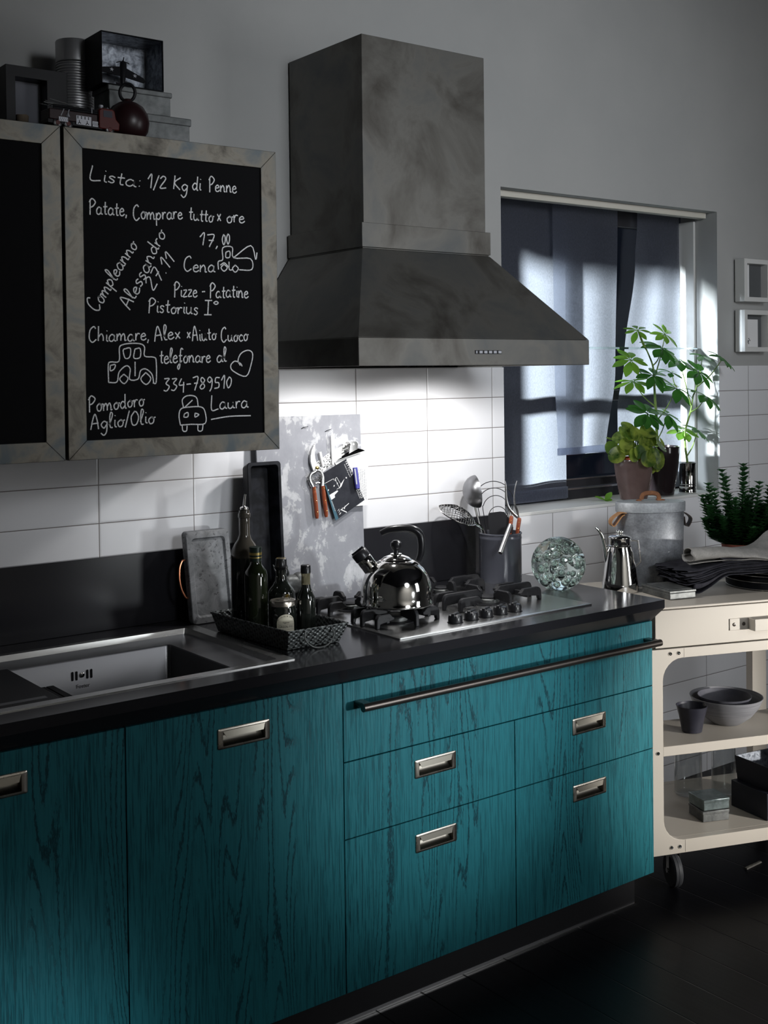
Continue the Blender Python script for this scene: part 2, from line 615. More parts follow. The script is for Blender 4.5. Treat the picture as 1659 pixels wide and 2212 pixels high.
MT['leatherdark'] = mottled('dark_leather', (0.025, 0.014, 0.010), (0.05, 0.028, 0.02), 40, 0.55)
MT['wood'] = mottled('red_brown_wood', (0.22, 0.050, 0.022), (0.36, 0.09, 0.036), 50, 0.38, 0)
MT['brass'] = mat('brass_rivet', (0.85, 0.62, 0.20), 0.25, 1.0)
MT['copper'] = mat('copper', (0.55, 0.22, 0.12), 0.3, 1.0)
# speckled grey pin board
m = MT['pinboard'] = mat('lichen_grey_zinc', (0.3, 0.3, 0.33), 0.55, 0.0, 0.4)
v = coords(m, (1, 1, 0.75))
a = noise_tex(m, v, 7.5, 12, 0.68, 0.5)
b_ = noise_tex(m, v, 26, 10, 0.7, 0.2)
mm = math_n(m, 'ADD', math_n(m, 'MULTIPLY', a, 0.66), math_n(m, 'MULTIPLY', b_, 0.34))
lk(m, ramp(m, mm, [(0.40, (0.235, 0.24, 0.265)), (0.515, (0.27, 0.275, 0.30)), (0.53, (0.40, 0.405, 0.42)), (0.60, (0.50, 0.50, 0.52))]), bsdf(m).inputs['Base Color'])
m = MT['stone'] = mat('grey_soapstone', (0.2, 0.2, 0.2), 0.55)
v = coords(m)
a = noise_tex(m, v, 16, 8, 0.7, 0.8)
vo = noise_tex(m, v, 90, 3, 0.6)
c = ramp(m, a, [(0.35, (0.10, 0.105, 0.11)), (0.65, (0.24, 0.245, 0.255))])
c = mixc(m, ramp(m, vo, [(0.34, (1, 1, 1)), (0.40, (0, 0, 0))]), c, (0.07, 0.07, 0.075))
lk(m, c, bsdf(m).inputs['Base Color'])
MT['pan'] = mottled('blackened_bakeware', (0.004, 0.0045, 0.006), (0.012, 0.013, 0.017), 24, 0.5, 0.0, 0.42, 0.6, 6, spec=0.15)
MT['enamel'] = mat('slate_enamel', (0.070, 0.073, 0.090), 0.20, 0, 0.5, coat=0.3)
MT['enamelrim'] = mat('dark_enamel_rim', (0.02, 0.02, 0.03), 0.2, 0, 0.5)
MT['paper'] = mat('white_paper', (0.80, 0.80, 0.80), 0.7, 0, 0.2)
MT['card'] = mottled('dark_photo_card', (0.012, 0.013, 0.018), (0.028, 0.030, 0.038), 12, 0.6, spec=0.2)
MT['tealprint'] = mat('teal_print', (0.03, 0.10, 0.14), 0.4)
MT['blue'] = mat('blue_plastic', (0.06, 0.06, 0.30), 0.35)
MT['soil'] = mottled('dark_soil', (0.012, 0.008, 0.005), (0.04, 0.028, 0.018), 120, 0.95, bumpk=0.6)
MT['brownpot'] = mottled('brown_glazed_pot', (0.10, 0.065, 0.060), (0.15, 0.105, 0.095), 8, 0.16, 0, 0.3, 0.7, 4)
MT['blackpot'] = mat('black_glazed_pot', (0.018, 0.013, 0.014), 0.10, 0, 0.5)
MT['terracotta'] = mottled('terracotta', (0.20, 0.055, 0.035), (0.27, 0.08, 0.05), 25, 0.7)
MT['ceramic'] = mottled('slate_stoneware', (0.060, 0.060, 0.075), (0.095, 0.095, 0.112), 18, 0.5, 0, 0.3, 0.7, 4)
MT['ceramicdark'] = mottled('dark_stoneware', (0.018, 0.018, 0.028), (0.030, 0.030, 0.042), 18, 0.42)
m = MT['bowl'] = mat('brushed_stoneware', (0.14, 0.14, 0.16), 0.5)
lk(m, ramp(m, noise_tex(m, coords(m, (6, 6, 160)), 1, 4, 0.6), [(0.3, (0.15, 0.15, 0.165)), (0.7, (0.26, 0.26, 0.275))]), bsdf(m).inputs['Base Color'])
MT['navy'] = mat('dark_navy_tin', (0.010, 0.012, 0.020), 0.45, 0.2)
MT['red'] = mat('dark_red_enamel', (0.085, 0.012, 0.010), 0.35)
MT['darkred'] = mat('maroon_enamel', (0.022, 0.008, 0.009), 0.35)
MT['silver'] = mat('silver_print', (0.45, 0.46, 0.50), 0.5, 0.3)
MT['stem'] = mottled('green_stem', (0.11, 0.20, 0.035), (0.20, 0.30, 0.06), 30, 0.5)
MT['orange'] = mat('orange_grow_pot', (0.75, 0.10, 0.02), 0.5)


def leaf_mat(name, c0, c1, t, scale=8, edge=None):
    m = mat(name, c0, 0.34, 0, 0.5)
    f = noise_tex(m, coords(m), scale, 4, 0.6)
    c = ramp(m, f, [(0.42, c0), (0.60, c1)])
    lk(m, c, bsdf(m).inputs['Base Color'])
    tr = nd(m, 'ShaderNodeBsdfTranslucent')
    tr.inputs['Color'].default_value = (*t, 1)
    mx = nd(m, 'ShaderNodeMixShader')
    mx.inputs[0].default_value = 0.42
    out = m.node_tree.nodes['Material Output']
    lk(m, bsdf(m).outputs[0], mx.inputs[1])
    lk(m, tr.outputs[0], mx.inputs[2])
    lk(m, mx.outputs[0], out.inputs['Surface'])
    return m


MT['leaf'] = leaf_mat('umbrella_leaf', (0.012, 0.050, 0.016), (0.030, 0.095, 0.022), (0.12, 0.42, 0.05))
MT['leafbright'] = leaf_mat('young_leaf', (0.10, 0.24, 0.03), (0.17, 0.33, 0.04), (0.30, 0.60, 0.06))
MT['leafround'] = leaf_mat('variegated_leaf', (0.020, 0.058, 0.012), (0.34, 0.40, 0.07), (0.36, 0.55, 0.08), 18)
MT['herb'] = leaf_mat('box_leaf', (0.016, 0.062, 0.022), (0.050, 0.140, 0.050), (0.05, 0.20, 0.05), 20)


def sheer(name, col, dens, moire=0):
    """woven sheer cloth: partly open, partly glowing through"""
    m = mat(name, col, 0.85, 0, 0.1)
    nt = m.node_tree
    tr = nd(m, 'ShaderNodeBsdfTranslucent')
    tr.inputs['Color'].default_value = (*col, 1)
    df = nd(m, 'ShaderNodeBsdfDiffuse')
    df.inputs['Color'].default_value = (0.09, 0.095, 0.115, 1)
    a = nd(m, 'ShaderNodeMixShader')
    a.inputs[0].default_value = 0.55
    lk(m, df.outputs[0], a.inputs[1])
    lk(m, tr.outputs[0], a.inputs[2])
    op = nd(m, 'ShaderNodeBsdfTransparent')
    op.inputs['Color'].default_value = (0.82, 0.84, 0.90, 1)
    mx = nd(m, 'ShaderNodeMixShader')
    w = noise_tex(m, coords(m, (1, 1, 0.5)), 260, 2, 0.6)
    lk(m, ramp(m, w, [(0.3, (dens - 0.10,) * 3), (0.7, (min(1, dens + 0.12),) * 3)]), mx.inputs[0])
    lk(m, op.outputs[0], mx.inputs[1])
    lk(m, a.outputs[0], mx.inputs[2])
    lk(m, mx.outputs[0], nt.nodes['Material Output'].inputs['Surface'])
    return m


MT['sheer'] = sheer('grey_sheer_cloth', (0.84, 0.89, 1.0), 0.84)
MT['sheer2'] = sheer('pale_sheer_cloth', (0.84, 0.89, 1.0), 0.76)


def cloth(name, c0, c1, scale=500):
    m = mat(name, c0, 0.9, 0, 0.15)
    v = coords(m)
    f = noise_tex(m, v, 40, 4, 0.7)
    g = noise_tex(m, coords(m, (1, 1, 1)), scale, 2, 0.6)
    c = ramp(m, f, [(0.3, c0), (0.7, c1)])
    c = mixc(m, 0.5, c, ramp(m, g, [(0.3, (0.45, 0.45, 0.45)), (0.7, (1, 1, 1))]), 'MULTIPLY')
    lk(m, c, bsdf(m).inputs['Base Color'])
    bump(m, g, 0.3, 0.001)
    return m


MT['linen'] = cloth('grey_linen', (0.24, 0.235, 0.225), (0.33, 0.32, 0.305))
MT['darkcloth'] = cloth('charcoal_cotton', (0.020, 0.020, 0.026), (0.042, 0.042, 0.052))
MT['darkcloth2'] = cloth('dark_grey_cotton', (0.040, 0.040, 0.044), (0.07, 0.07, 0.075))
# ================================================================== the room
FLOOR_Z = 0.0
b = newbm(); box(b, -3.2, 6.2, -6.2, 0.0, -0.06, 0.0)
struct('floor', b, MT['floor'])
b = newbm(); box(b, -3.2, 6.2, -6.2, 0.36, 3.40, 3.46)
struct('ceiling', b, MT['darkpaint'])
WX0, WX1, WZ0, WZ1 = 1.838, 3.095, 1.187, 2.388
b = newbm()
box(b, -3.2, WX0, 0.006, 0.20, -0.06, 3.4)
box(b, WX1, 6.2, 0.006, 0.20, -0.06, 3.4)
box(b, WX0, WX1, 0.006, 0.20, WZ1, 3.4)
box(b, WX0, WX1, 0.006, 0.20, -0.06, WZ0 - 0.012)
struct('wall_back', b, MT['plaster'])
b = newbm(); box(b, -3.2, 6.2, -6.26, -6.2, -0.06, 3.4)
struct('wall_front', b, MT['plaster'])
b = newbm(); box(b, -3.26, -3.2, -6.2, 0.36, -0.06, 3.4)
struct('wall_left', b, MT['plaster'])
b = newbm(); box(b, 6.2, 6.26, -6.2, 0.2, -0.06, 3.4)
struct('wall_right', b, MT['plaster'])
# glazed tile skin of the back wall
TT = 1.7274
b = newbm()
box(b, -1.6, WX0, -0.001, 0.006, 0.95, TT)
box(b, WX1, 6.2, -0.001, 0.006, 0.0, TT)
box(b, WX0, WX1, -0.001, 0.006, 0.0, WZ0 - 0.012)
struct('trim_1', b, MT['tile'], label='white glazed wall tiles of the splashback')
# sill
b = newbm(); box(b, WX0, WX1, -0.003, 0.26, WZ0 - 0.012, WZ0)
struct('trim_2', b, MT['white'], bevel=0.002, label='white window sill')
# window: anthracite casement set deep in the wall
b = newbm()
YF0, YF1 = 0.206, 0.236
box(b, WX0, WX1, YF0, YF1, WZ0, WZ0 + 0.045)
box(b, WX0, WX1, YF0 - 0.02, YF1 - 0.02, WZ0 + 0.052, WZ0 + 0.085)
box(b, WX0, WX1, YF0, YF1, WZ1 - 0.07, WZ1)
box(b, WX1 - 0.06, WX1, YF0, YF1, WZ0, WZ1)
box(b, WX0, WX0 + 0.05, YF0, YF1, WZ0, WZ1)
box(b, WX0, WX1, YF0, YF1, 1.585, 1.632)
win = struct('window_1', b, MT['darkframe'], bevel=0.004)
b = newbm(); box(b, WX0 + 0.045, WX1 - 0.05, YF1 - 0.016, YF1 - 0.010, WZ0 + 0.07, WZ1 - 0.05)
o = struct('window_pane', b, MT['winglass'], win)
b = newbm()  # steel strips stand in for light caught on the rail edges
box(b, WX0 + 0.01, WX1 - 0.06, YF0 - 0.024, YF0 - 0.0205, WZ0 + 0.083, WZ0 + 0.088)
box(b, WX0 + 0.01, WX1 - 0.06, YF0 - 0.006, YF0 - 0.0005, WZ0 + 0.040, WZ0 + 0.047)
o = struct('edge_highlight', b, MT['steel'], win, label='steel strips standing in for highlights along the bottom of the frame')
b = newbm(); box(b, WX1 - 0.014, WX1 - 0.001, 0.12, 0.21, WZ0, WZ1 - 0.03)
struct('trim_3', b, MT['white'], label='white lining strip of the right reveal')
b = newbm(); box(b, WX0, WX1 - 0.010, 0.055, 0.095, 2.364, 2.3875)
struct('trim_4', b, MT['beam'], bevel=0.002, label='cream batten across the top of the window opening')

b = newbm(); box(b, 1.0, 3.4, 0.201, 0.55, WZ1 + 0.004, WZ1 + 0.55)  # unseen box added outside to shade the top of the curtains
struct('trim_5', b, MT['darkframe'], label='added dark box outside above the window, shading the curtain tops')
# ---- sheer curtains
def curtain(name, label, edge_l, edge_r, z0, z1, y, m, seed, hem=0.0, group=None, amp=0.004):
    """edge_l / edge_r: lists of (z, x) from top to bottom"""
    def at(E, z):
        for (za, xa), (zb, xb) in zip(E, E[1:]):
            if zb <= z <= za:
                t = (za - z) / (za - zb)
                t = t * t * (3 - 2 * t)
                return xa + (xb - xa) * t
        return E[-1][1] if z < E[-1][0] else E[0][1]
    b = newbm()
    NX, NZ = 30, 44
    grid = []
    for j in range(NZ + 1):
        z = z1 + (z0 - z1) * j / NZ
        row = []
        for i in range(NX + 1):
            t = i / NX
            x = at(edge_l, z) * (1 - t) + at(edge_r, z) * t
            yy = y + amp * math.sin(t * 9 + seed) + amp * 0.8 * math.sin(t * 4.3 + z * 1.5 + seed * 2)
            row.append(b.verts.new((x, yy, z)))
        grid.append(row)
    for j in range(NZ):
        for i in range(NX):
            b.faces.new((grid[j][i], grid[j + 1][i], grid[j + 1][i + 1], grid[j][i + 1]))
    r = thing(name, label, 'curtain', ((edge_l[0][1] + edge_r[0][1]) / 2, y, z1), group=group)
    p = obj('cloth_panel', b, m, r)
    if hem:
        b = newbm()
        xl, xr = at(edge_l, z0), at(edge_r, z0)
        hexa(b, [(xl, y - 0.006, z0), (xr, y - 0.006, z0 + 0.004), (xr, y + 0.006, z0 + 0.004), (xl, y + 0.006, z0),
                 (xl, y - 0.006, z0 + hem), (xr, y - 0.006, z0 + hem + 0.004), (xr, y + 0.006, z0 + hem + 0.004), (xl, y + 0.006, z0 + hem)])
        obj('hem', b, m, r)
    return r

curtain('sheer_curtain', 'long grey sheer curtain panel at the left of the window reaching the sill', [(2.35, 1.846), (1.19, 1.846)], [(2.35, 2.352), (1.19, 2.345)], 1.197, 2.384, 0.178, MT['sheer'], 0.3, 0.045, 'sheer curtain panels')
curtain('sheer_curtain', 'shorter grey sheer curtain panel in front of the window, its hem hanging above the sill', [(2.35, 2.26), (1.72, 2.262), (1.37, 2.278)], [(2.35, 2.63), (1.72, 2.612), (1.37, 2.552)], 1.375, 2.384, 0.158, MT['sheer2'], 1.4, 0.028, 'sheer curtain panels')
curtain('sheer_curtain', 'grey sheer curtain panel behind the tall green plant, right of the dark gap', [(2.35, 2.79), (2.18, 2.775), (1.75, 2.70), (1.55, 2.655), (1.19, 2.655)], [(2.35, 3.05), (1.19, 3.05)], 1.20, 2.384, 0.178, MT['sheer'], 2.2, 0, 'sheer curtain panels')
# glass shelf across the window
t = thing('glass_shelf', 'thin clear glass shelf spanning the window opening behind the hood corner', 'shelf', (2.46, 0.12, 1.80))
b = newbm(); box(b, WX0 + 0.002, WX1 - 0.016, 0.100, 0.146, 1.800, 1.808)
obj('shelf_glass', b, MT['gglass'], t, bevel=0.001)
for x in (WX0 + 0.008, WX1 - 0.022):
    b = newbm()
    box(b, x - 0.006, x + 0.006, 0.115, 0.130, 1.792, 1.800)
    obj('bracket', b, MT['chrome'], t)

# ================================================================== base units
DY = -0.72

def cup_pull(parent, xc, zc, w=0.1445, h=0.0495):
    """recessed nickel cup pull: frame, dished well, angled lip"""
    b = newbm()
    x0, x1, z0, z1 = xc - w / 2, xc + w / 2, zc - h / 2, zc + h / 2
    fr, ft = 0.0135, 0.0065
    L = lambda x0, x1, z0, z1, r, y: [V(x, y, z) for x, z in rrect(x0, x1, z0, z1, r, 3)]
    yo = DY - 0.0035
    a0, a1, c0, c1 = x0 + fr, x1 - fr, z0 + ft, z1 - ft
    loft(b, [L(x0, x1, z0, z1, .004, DY), L(x0, x1, z0, z1, .004, yo + .0012), L(x0 + .0015, x1 - .0015, z0 + .0015, z1 - .0015, .003, yo),
             L(a0, a1, c0, c1, .0015, yo), L(a0 + .0008, a1 - .0008, c0 + .0008, c1 - .0008, .0015, DY + .002)], False, False)
    p = obj('pull', b, MT['pull'], parent, label='satin nickel recessed cup pull')
    b = newbm()
    sc = [(c0, DY + .0010), (c0 + .002, DY + .006), (c0 + .007, DY + .0115), (c0 + .014, DY + .0150), (c0 + .024, DY + .0165), (c1, DY + .0165)]
    va = [b.verts.new((a0, y, z)) for z, y in sc]
    vb = [b.verts.new((a1, y, z)) for z, y in sc]
    for i in range(len(sc) - 1):
        b.faces.new((va[i], vb[i], vb[i + 1], va[i + 1]))
    for vv, x in ((va, a0), (vb, a1)):
        top_ = b.verts.new((x, DY + .001, c1))
        b.faces.new(vv + [top_])
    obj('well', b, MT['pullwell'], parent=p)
    b = newbm()
    zt = c1 - 0.0004
    zl = c1 - 0.0150
    hexa(b, [(a0 + .0005, yo + .0002, zt), (a1 - .0005, yo + .0002, zt), (a1 - .0005, yo + .0018, zt), (a0 + .0005, yo + .0018, zt),
             (a0 + .0090, yo - .0020, zl), (a1 - .0060, yo - .0020, zl), (a1 - .0060, yo - .0008, zl), (a0 + .0090, yo - .0008, zl)])
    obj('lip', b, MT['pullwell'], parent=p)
    return p


def carcass(root, x0, x1, m):
    b = newbm()
    z0, z1, y0, y1 = 0.112, 0.912, DY + 0.024, -0.06
    box(b, x0, x0 + .018, y0, y1, z0, z1)
    box(b, x1 - .018, x1, y0, y1, z0, z1)
    box(b, x0 + .018, x1 - .018, y0, y1, z0, z0 + .018)
    box(b, x0 + .018, x1 - .018, y1 - .008, y1, z0 + .018, z1)
    obj('carcass', b, m, root)


def front(root, name, x0, x1, z0, z1, m, hole=None):
    """a 22 mm front; hole = pull centre, so the well can sink into the wood"""
    g = 0.0014
    x0 += g; x1 -= g; z0 += g; z1 -= g
    b = newbm()
    if not hole:
        box(b, x0, x1, DY, DY + 0.022, z0, z1)
        return obj(name, b, m, root, bevel=0.0014)
    hx, hz = hole
    w, h = 0.0590, 0.0185
    ys = (DY, DY + .022)
    O = [(x0, z0), (x1, z0), (x1, z1), (x0, z1)]
    I = [(hx - w, hz - h), (hx + w, hz - h), (hx + w, hz + h), (hx - w, hz + h)]
    vo = [[b.verts.new((x, y, z)) for x, z in O] for y in ys]
    vi = [[b.verts.new((x, y, z)) for x, z in I] for y in ys]
    for i in range(4):
        j = (i + 1) % 4
        b.faces.new((vo[0][i], vo[0][j], vi[0][j], vi[0][i]))
        b.faces.new((vo[1][i], vi[1][i], vi[1][j], vo[1][j]))
        b.faces.new((vo[0][i], vo[1][i], vo[1][j], vo[0][j]))
        b.faces.new((vi[0][i], vi[0][j], vi[1][j], vi[1][i]))
    return obj(name, b, m, root, bevel=0.0012)


ZB, ZT, ZL1, ZL2 = 0.111, 0.917, 0.7103, 0.5106
t = thing('base_cabinet', 'teal oak base cabinet at the far left edge with its nickel pull half cut off', 'cabinet', (-0.30, -0.36, 0.0), group='teal base cabinets')
carcass(t, -0.598, -0.002, MT['black'])
d = front(t, 'door', -0.60, 0.0, ZB, ZT, teal_oak(3.1), (-0.299, 0.8435))
cup_pull(d, -0.299, 0.8435)
t = thing('base_cabinet', 'teal oak base cabinet under the right end of the sink, pull near its top', 'cabinet', (0.30, -0.36, 0.0), group='teal base cabinets')
carcass(t, 0.002, 0.598, MT['black'])
d = front(t, 'door', 0.0, 0.60, ZB, ZT, MT['teal'], (0.3075, 0.842))
cup_pull(d, 0.3075, 0.842)
TD = teal_oak(1.37)
t = thing('drawer_unit', 'teal oak drawer unit below the hob with long bar handle and four cup pulls', 'drawers', (1.2, -0.36, 0.0))
carcass(t, 0.602, 1.798, MT['black'])
d = front(t, 'wide_drawer', 0.60, 1.80, ZL1, ZT, TD)
for x0, x1 in ((0.60, 1.20), (1.20, 1.80)):
    xc = 0.904 if x0 < 1 else 1.5065
    for z0, z1, zc in ((ZL2, ZL1, 0.6445), (ZB, ZL2, 0.4435)):
        dr = front(t, 'drawer', x0, x1, z0, z1, TD, (xc, zc))
        cup_pull(dr, xc, zc)
# bar handle
b = newbm()
yb, zb_ = -0.763, 0.856
prof = [(0.011 * math.cos(a), 0.011 * math.sin(a)) for a in [2 * PI * i / 14 for i in range(14)]]
loft(b, [[V(x, yb + p, zb_ + q) for p, q in prof] for x in (0.632, 1.786)])
hb = obj('bar_handle', b, MT['bar'], d, label='dark bronze bar handle')
for x in (0.634, 1.756):
    b = newbm()
    box(b, x, x + .028, yb + .002, DY, zb_ - .002, zb_ + .010)
    obj('bracket', b, MT['bar'], hb, bevel=0.003)

# plinth
t = thing('plinth', 'dark recessed plinth with bright bottom trim under the teal units', 'plinth', (0.5, -0.66, 0))
b = newbm(); box(b, -1.2, 1.772, -0.662, -0.645, 0.004, 0.112); box(b, 1.757, 1.772, -0.645, -0.30, 0.004, 0.112)
obj('board', b, MT['plinth'], t)
b = newbm(); box(b, -1.2, 1.775, -0.6685, -0.6625, 0.0005, 0.005)
obj('trim_strip', b, MT['chrome'], t, label='bright metal strip along the floor')

# ================================================================== worktop
t = thing('worktop', 'black quartz worktop with mitred front edge running over all the teal units', 'worktop', (0.3, -0.37, 0.917))
ZW = 0.983
HX0, HX1, HY0, HY1 = -0.392, 0.468, -0.645, -0.138     # sink cut-out
b = newbm()
x0, x1, y0, y1 = -1.3, 1.830, -0.745, -0.005
for (a, c, e, f) in ((x0, HX0, y0, y1), (HX1, x1, y0, y1), (HX0, HX1, y0, HY0), (HX0, HX1, HY1, y1)):
    box(b, a, c, e, f, 0.957, ZW)
hexa(b, [(x0, -.716, .9175), (1.800, -.716, .9175), (1.800, -.68, .9175), (x0, -.68, .9175),
         (x0, y0, .957), (x1, y0, .957), (x1, -.68, .957), (x0, -.68, .957)])
hexa(b, [(1.76, -.68, .9175), (1.800, -.68, .9175), (1.800, y1, .9175), (1.76, y1, .9175),
         (1.76, -.68, .957), (x1, -.68, .957), (x1, y1, .957), (1.76, y1, .957)])
obj('slab', b, MT['quartz'], t, sharp=20)
t = thing('upstand', 'black quartz upstand strip along the wall behind the worktop', 'upstand', (0.3, -0.012, ZW))
b = newbm(); box(b, -1.3, 1.815, -0.020, -0.002, ZW + .0005, 1.194)
obj('strip', b, MT['quartz'], t, bevel=0.001)

# ================================================================== sink
t = thing('kitchen_sink', 'stainless steel sink with stepped ledge set in the black worktop', 'sink', (0.02, -0.40, ZW))
Ls = lambda x0, x1, y0, y1, z, r=.02: [V(x, y, z) for x, y in rrect(x0, x1, y0, y1, r, 4)]
b = newbm()
loft(b, [Ls(-.405, .4955, -.6635, -.122, ZW + .0002, .004), Ls(-.405, .4955, -.6635, -.122, ZW + .0022, .004),
         Ls(-.380, .458, -.636, -.146, ZW + .0025, .010), Ls(-.378, .456, -.634, -.148, ZW - .013, .012)], False, False)
obj('rim', b, MT['steel'], t)
b = newbm()
loft(b, [Ls(-.378, .456, -.634, -.148, ZW - .013, .012), Ls(-.350, .356, -.624, -.240, ZW - .0135, .012), Ls(-.347, .353, -.621, -.243, ZW - .018, .012),
         Ls(-.343, .349, -.617, -.247, .800, .012), Ls(-.325, .331, -.600, -.264, .786, .02)], False, True)
bas = obj('basin', b, MT['brushed'], t)
# overflow slots and engraved maker's mark on the rear wall of the basin
XO, ZO = 0.098, 0.927
yb = -.2462
for dx in (-.026, -.015, .015, .026):
    b = newbm()
    loft(b, [[V(XO + dx + x, yb - k, ZO + z) for x, z in rrect(-.0028, .0028, -.012, .012, .0026, 3)] for k in (0, .0006)])
    obj('overflow_slot', b, MT['black'], t)
b = newbm()
lathe(b, [(.004, 0), (.0065, .0005), (.0065, .002), (.003, .003)], 16, Matrix.Translation((XO, yb, ZO)) @ Matrix.Rotation(PI / 2, 4, 'X'))
obj('overflow_screw', b, MT['chrome'], t)
b = text_bm('Foster', 0.0145, 1.0)
b.transform(Matrix.Translation((XO + .002, yb - .0009, ZO - .029)) @ Matrix.Rotation(PI / 2, 4, 'X'))
obj('maker_mark', b, MT['chrome'], t, fin=False)
# black chopping board resting over the basin
t = thing('chopping_board', 'black glass board lying across the left part of the sink', 'chopping board', (-.23, -.43, ZW))
b = newbm(); box(b, -.345, -.105, -.630, -.262, ZW - .0125, ZW - .0045)
obj('board', b, MT['black'], t, bevel=0.002)
b = newbm(); box(b, -.30, -.128, -.590, -.572, ZW - .0045, ZW - .0035)
obj('grip_slot', b, MT['brushed'], t, label='bright metal grip slot')

# ================================================================== hob
HB = (0.834, 1.5955, -0.656, -0.150)
t = thing('gas_hob', 'stainless steel gas hob with cast iron pan supports and five black knobs', 'hob', (1.215, -0.40, ZW))
b = newbm()
loft(b, [[V(x, y, ZW + .0004) for x, y in rrect(HB[0], HB[1], HB[2], HB[3], .006, 3)], [V(x, y, ZW + .004) for x, y in rrect(HB[0], HB[1], HB[2], HB[3], .006, 3)],
         [V(x, y, ZW + .0055) for x, y in rrect(HB[0] + .006, HB[1] - .006, HB[2] + .006, HB[3] - .006, .006, 3)]])
obj('plate', b, MT['steel'], t)
ZH = ZW + .0055
for i, x in enumerate((1.083, 1.1455, 1.205, 1.264, 1.325)):
    c = Matrix.Translation((x, -0.600 + i * 0.002, ZH))
    b = newbm()
    lathe(b, [(.0205, 0), (.0212, .003), (.0208, .016), (.0185, .0215), (.011, .0245), (0, .025)], 24, c)
    k = obj('knob', b, MT['blackplastic'], t)
    b = newbm()
    box(b, -.0200, .0200, -.0062, .0062, .012, .0285, c @ Matrix.Rotation(R(28), 4, 'Z'))
    obj('grip', b, MT['blackplastic'], k, bevel=0.0035, seg=3)
    b = newbm()
    lathe(b, [(.0235, 0), (.0235, .001), (.0195, .0012)], 24, c)
    obj('collar', b, MT['black'], k)


def burner(x, y, r):
    c = Matrix.Translation((x, y, ZH))
    b = newbm()
    lathe(b, [(r * 1.55, 0), (r * 1.55, .002), (r * 1.2, .004)], 32, c)
    q = obj('burner', b, MT['black'], t)
    b = newbm()
    lathe(b, [(r * .98, .003), (r, .014), (r * .9, .017)], 28, c)
    obj('flame_ring', b, MT['tindark'], q)
    b = newbm()
    lathe(b, [(r * .85, .0172), (r * .88, .021), (r * .6, .024), (0, .0245)], 28, c)
    obj('burner_cap', b, MT['iron'], q)


def prong(b, p0, p1, h=.047, w=.012):
    """a fin of cast iron from the outer foot p0 in towards p1"""
    p0, p1 = V(*p0, 0), V(*p1, 0)
    d = (p1 - p0)
    L = d.length
    d.normalize()
    s = V(-d.y, d.x, 0) * w / 2
    prof = [(0, 0), (.010, 0), (.013, .012), (L, .020), (L, h - .012), (L - .006, h - .010), (L - .016, h), (.014, h), (.006, h - .004), (.001, h - .014)]
    loft(b, [[p0 + d * a + s * k + V(0, 0, ZH + z) for a, z in prof] for k in (-1, 1)])


def pan_support(cx, cy, sx, sy, inner=.030):
    b = newbm()
    for (dx, dy) in ((1, 0), (-1, 0), (0, 1), (0, -1)):
        ox, oy = cx + dx * sx, cy + dy * sy
        prong(b, (ox, oy), (cx + dx * inner, cy + dy * inner))
    k = .55
    for sgx in (-1, 1):
        prong(b, (cx + sgx * sx * .92, cy - sy * k), (cx + sgx * sx * .42, cy - sy * k), .040, .014)
        prong(b, (cx + sgx * sx * .92, cy + sy * k), (cx + sgx * sx * .42, cy + sy * k), .040, .014)
        box(b, cx + sgx * sx * .60 - .006, cx + sgx * sx * .60 + .006, cy - sy * .62, cy + sy * .62, ZH + .012, ZH + .030)
    obj('pan_support', b, MT['iron'], t, bevel=0.0022)


for (x, y, r) in ((.965, -.470, .036), (.965, -.245, .030), (1.355, -.440, .036), (1.345, -.225, .030)):
    burner(x, y, r)
pan_support(.965, -.470, .125, .105)
pan_support(.965, -.245, .125, .088)
pan_support(1.355, -.440, .185, .105)
pan_support(1.345, -.225, .165, .070)

# ================================================================== cooker hood
t = thing('cooker_hood', 'burnished dark steel chimney cooker hood on the wall above the hob', 'cooker hood', (1.18, -0.05, 1.729))
CX0, CX1, CY = 0.736, 1.6285, -0.62
SX0, SX1, SY = 0.9135, 1.4130, -0.400
HZ0, HZ1, HZ2, HZ3, HZT = 1.7293, 1.8068, 2.0755, 2.1515, 2.702
YB = -0.0015
rect = lambda x0, x1, y0, z: [V(x0, y0, z), V(x1, y0, z), V(x1, YB, z), V(x0, YB, z)]
b = newbm()
loft(b, [rect(CX0 + .012, CX1 - .012, CY + .012, HZ0 + .02), rect(CX0 + .012, CX1 - .012, CY + .012, HZ0), rect(CX0, CX1, CY, HZ0), rect(CX0, CX1, CY, HZ1)], True, True)
rm = obj('canopy_rim', b, MT['hood'], t, bevel=0.0015)
b = newbm()
loft(b, [rect(CX0 + .0005, CX1 - .0005, CY + .0005, HZ1 + .0005), rect(SX0, SX1, SY, HZ2)])
obj('canopy', b, MT['hood'], t, bevel=0.001)
b = newbm()
loft(b, [rect(SX0 + .002, SX1 - .002, SY + .002, HZ2 + .0005), rect(SX0 + .002, SX1 - .002, SY + .002, HZ2 + .004), rect(SX0 - .002, SX1 + .002, SY - .002, HZ2 + .0045), rect(SX0 - .002, SX1 + .002, SY - .002, HZ3)])
obj('collar', b, MT['hood'], t, bevel=0.001)
b = newbm()
loft(b, [rect(.9245, 1.4025, -.392, HZ3 + .0005), rect(.9245, 1.4025, -.392, HZT)])
obj('chimney', b, MT['hood'], t, bevel=0.001)
b = newbm()
XCB, ZCB = 1.2035, 1.768
box(b, XCB - .052, XCB + .052, CY - .0012, CY - .0002, ZCB - .0055, ZCB + .0055)
pn = obj('control_strip', b, MT['black'], t)
for i in range(5):
    b = newbm()
    box(b, XCB - .036 + i * .0185, XCB - .024 + i * .0185, CY - .0022, CY - .0012, ZCB - .0036, ZCB + .0036)
    obj('button', b, MT['silver'], pn)
b = newbm(); box(b, XCB - .049, XCB - .044, CY - .0020, CY - .0012, ZCB - .0036, ZCB + .0036)
obj('indicator', b, MT['silver'], pn)
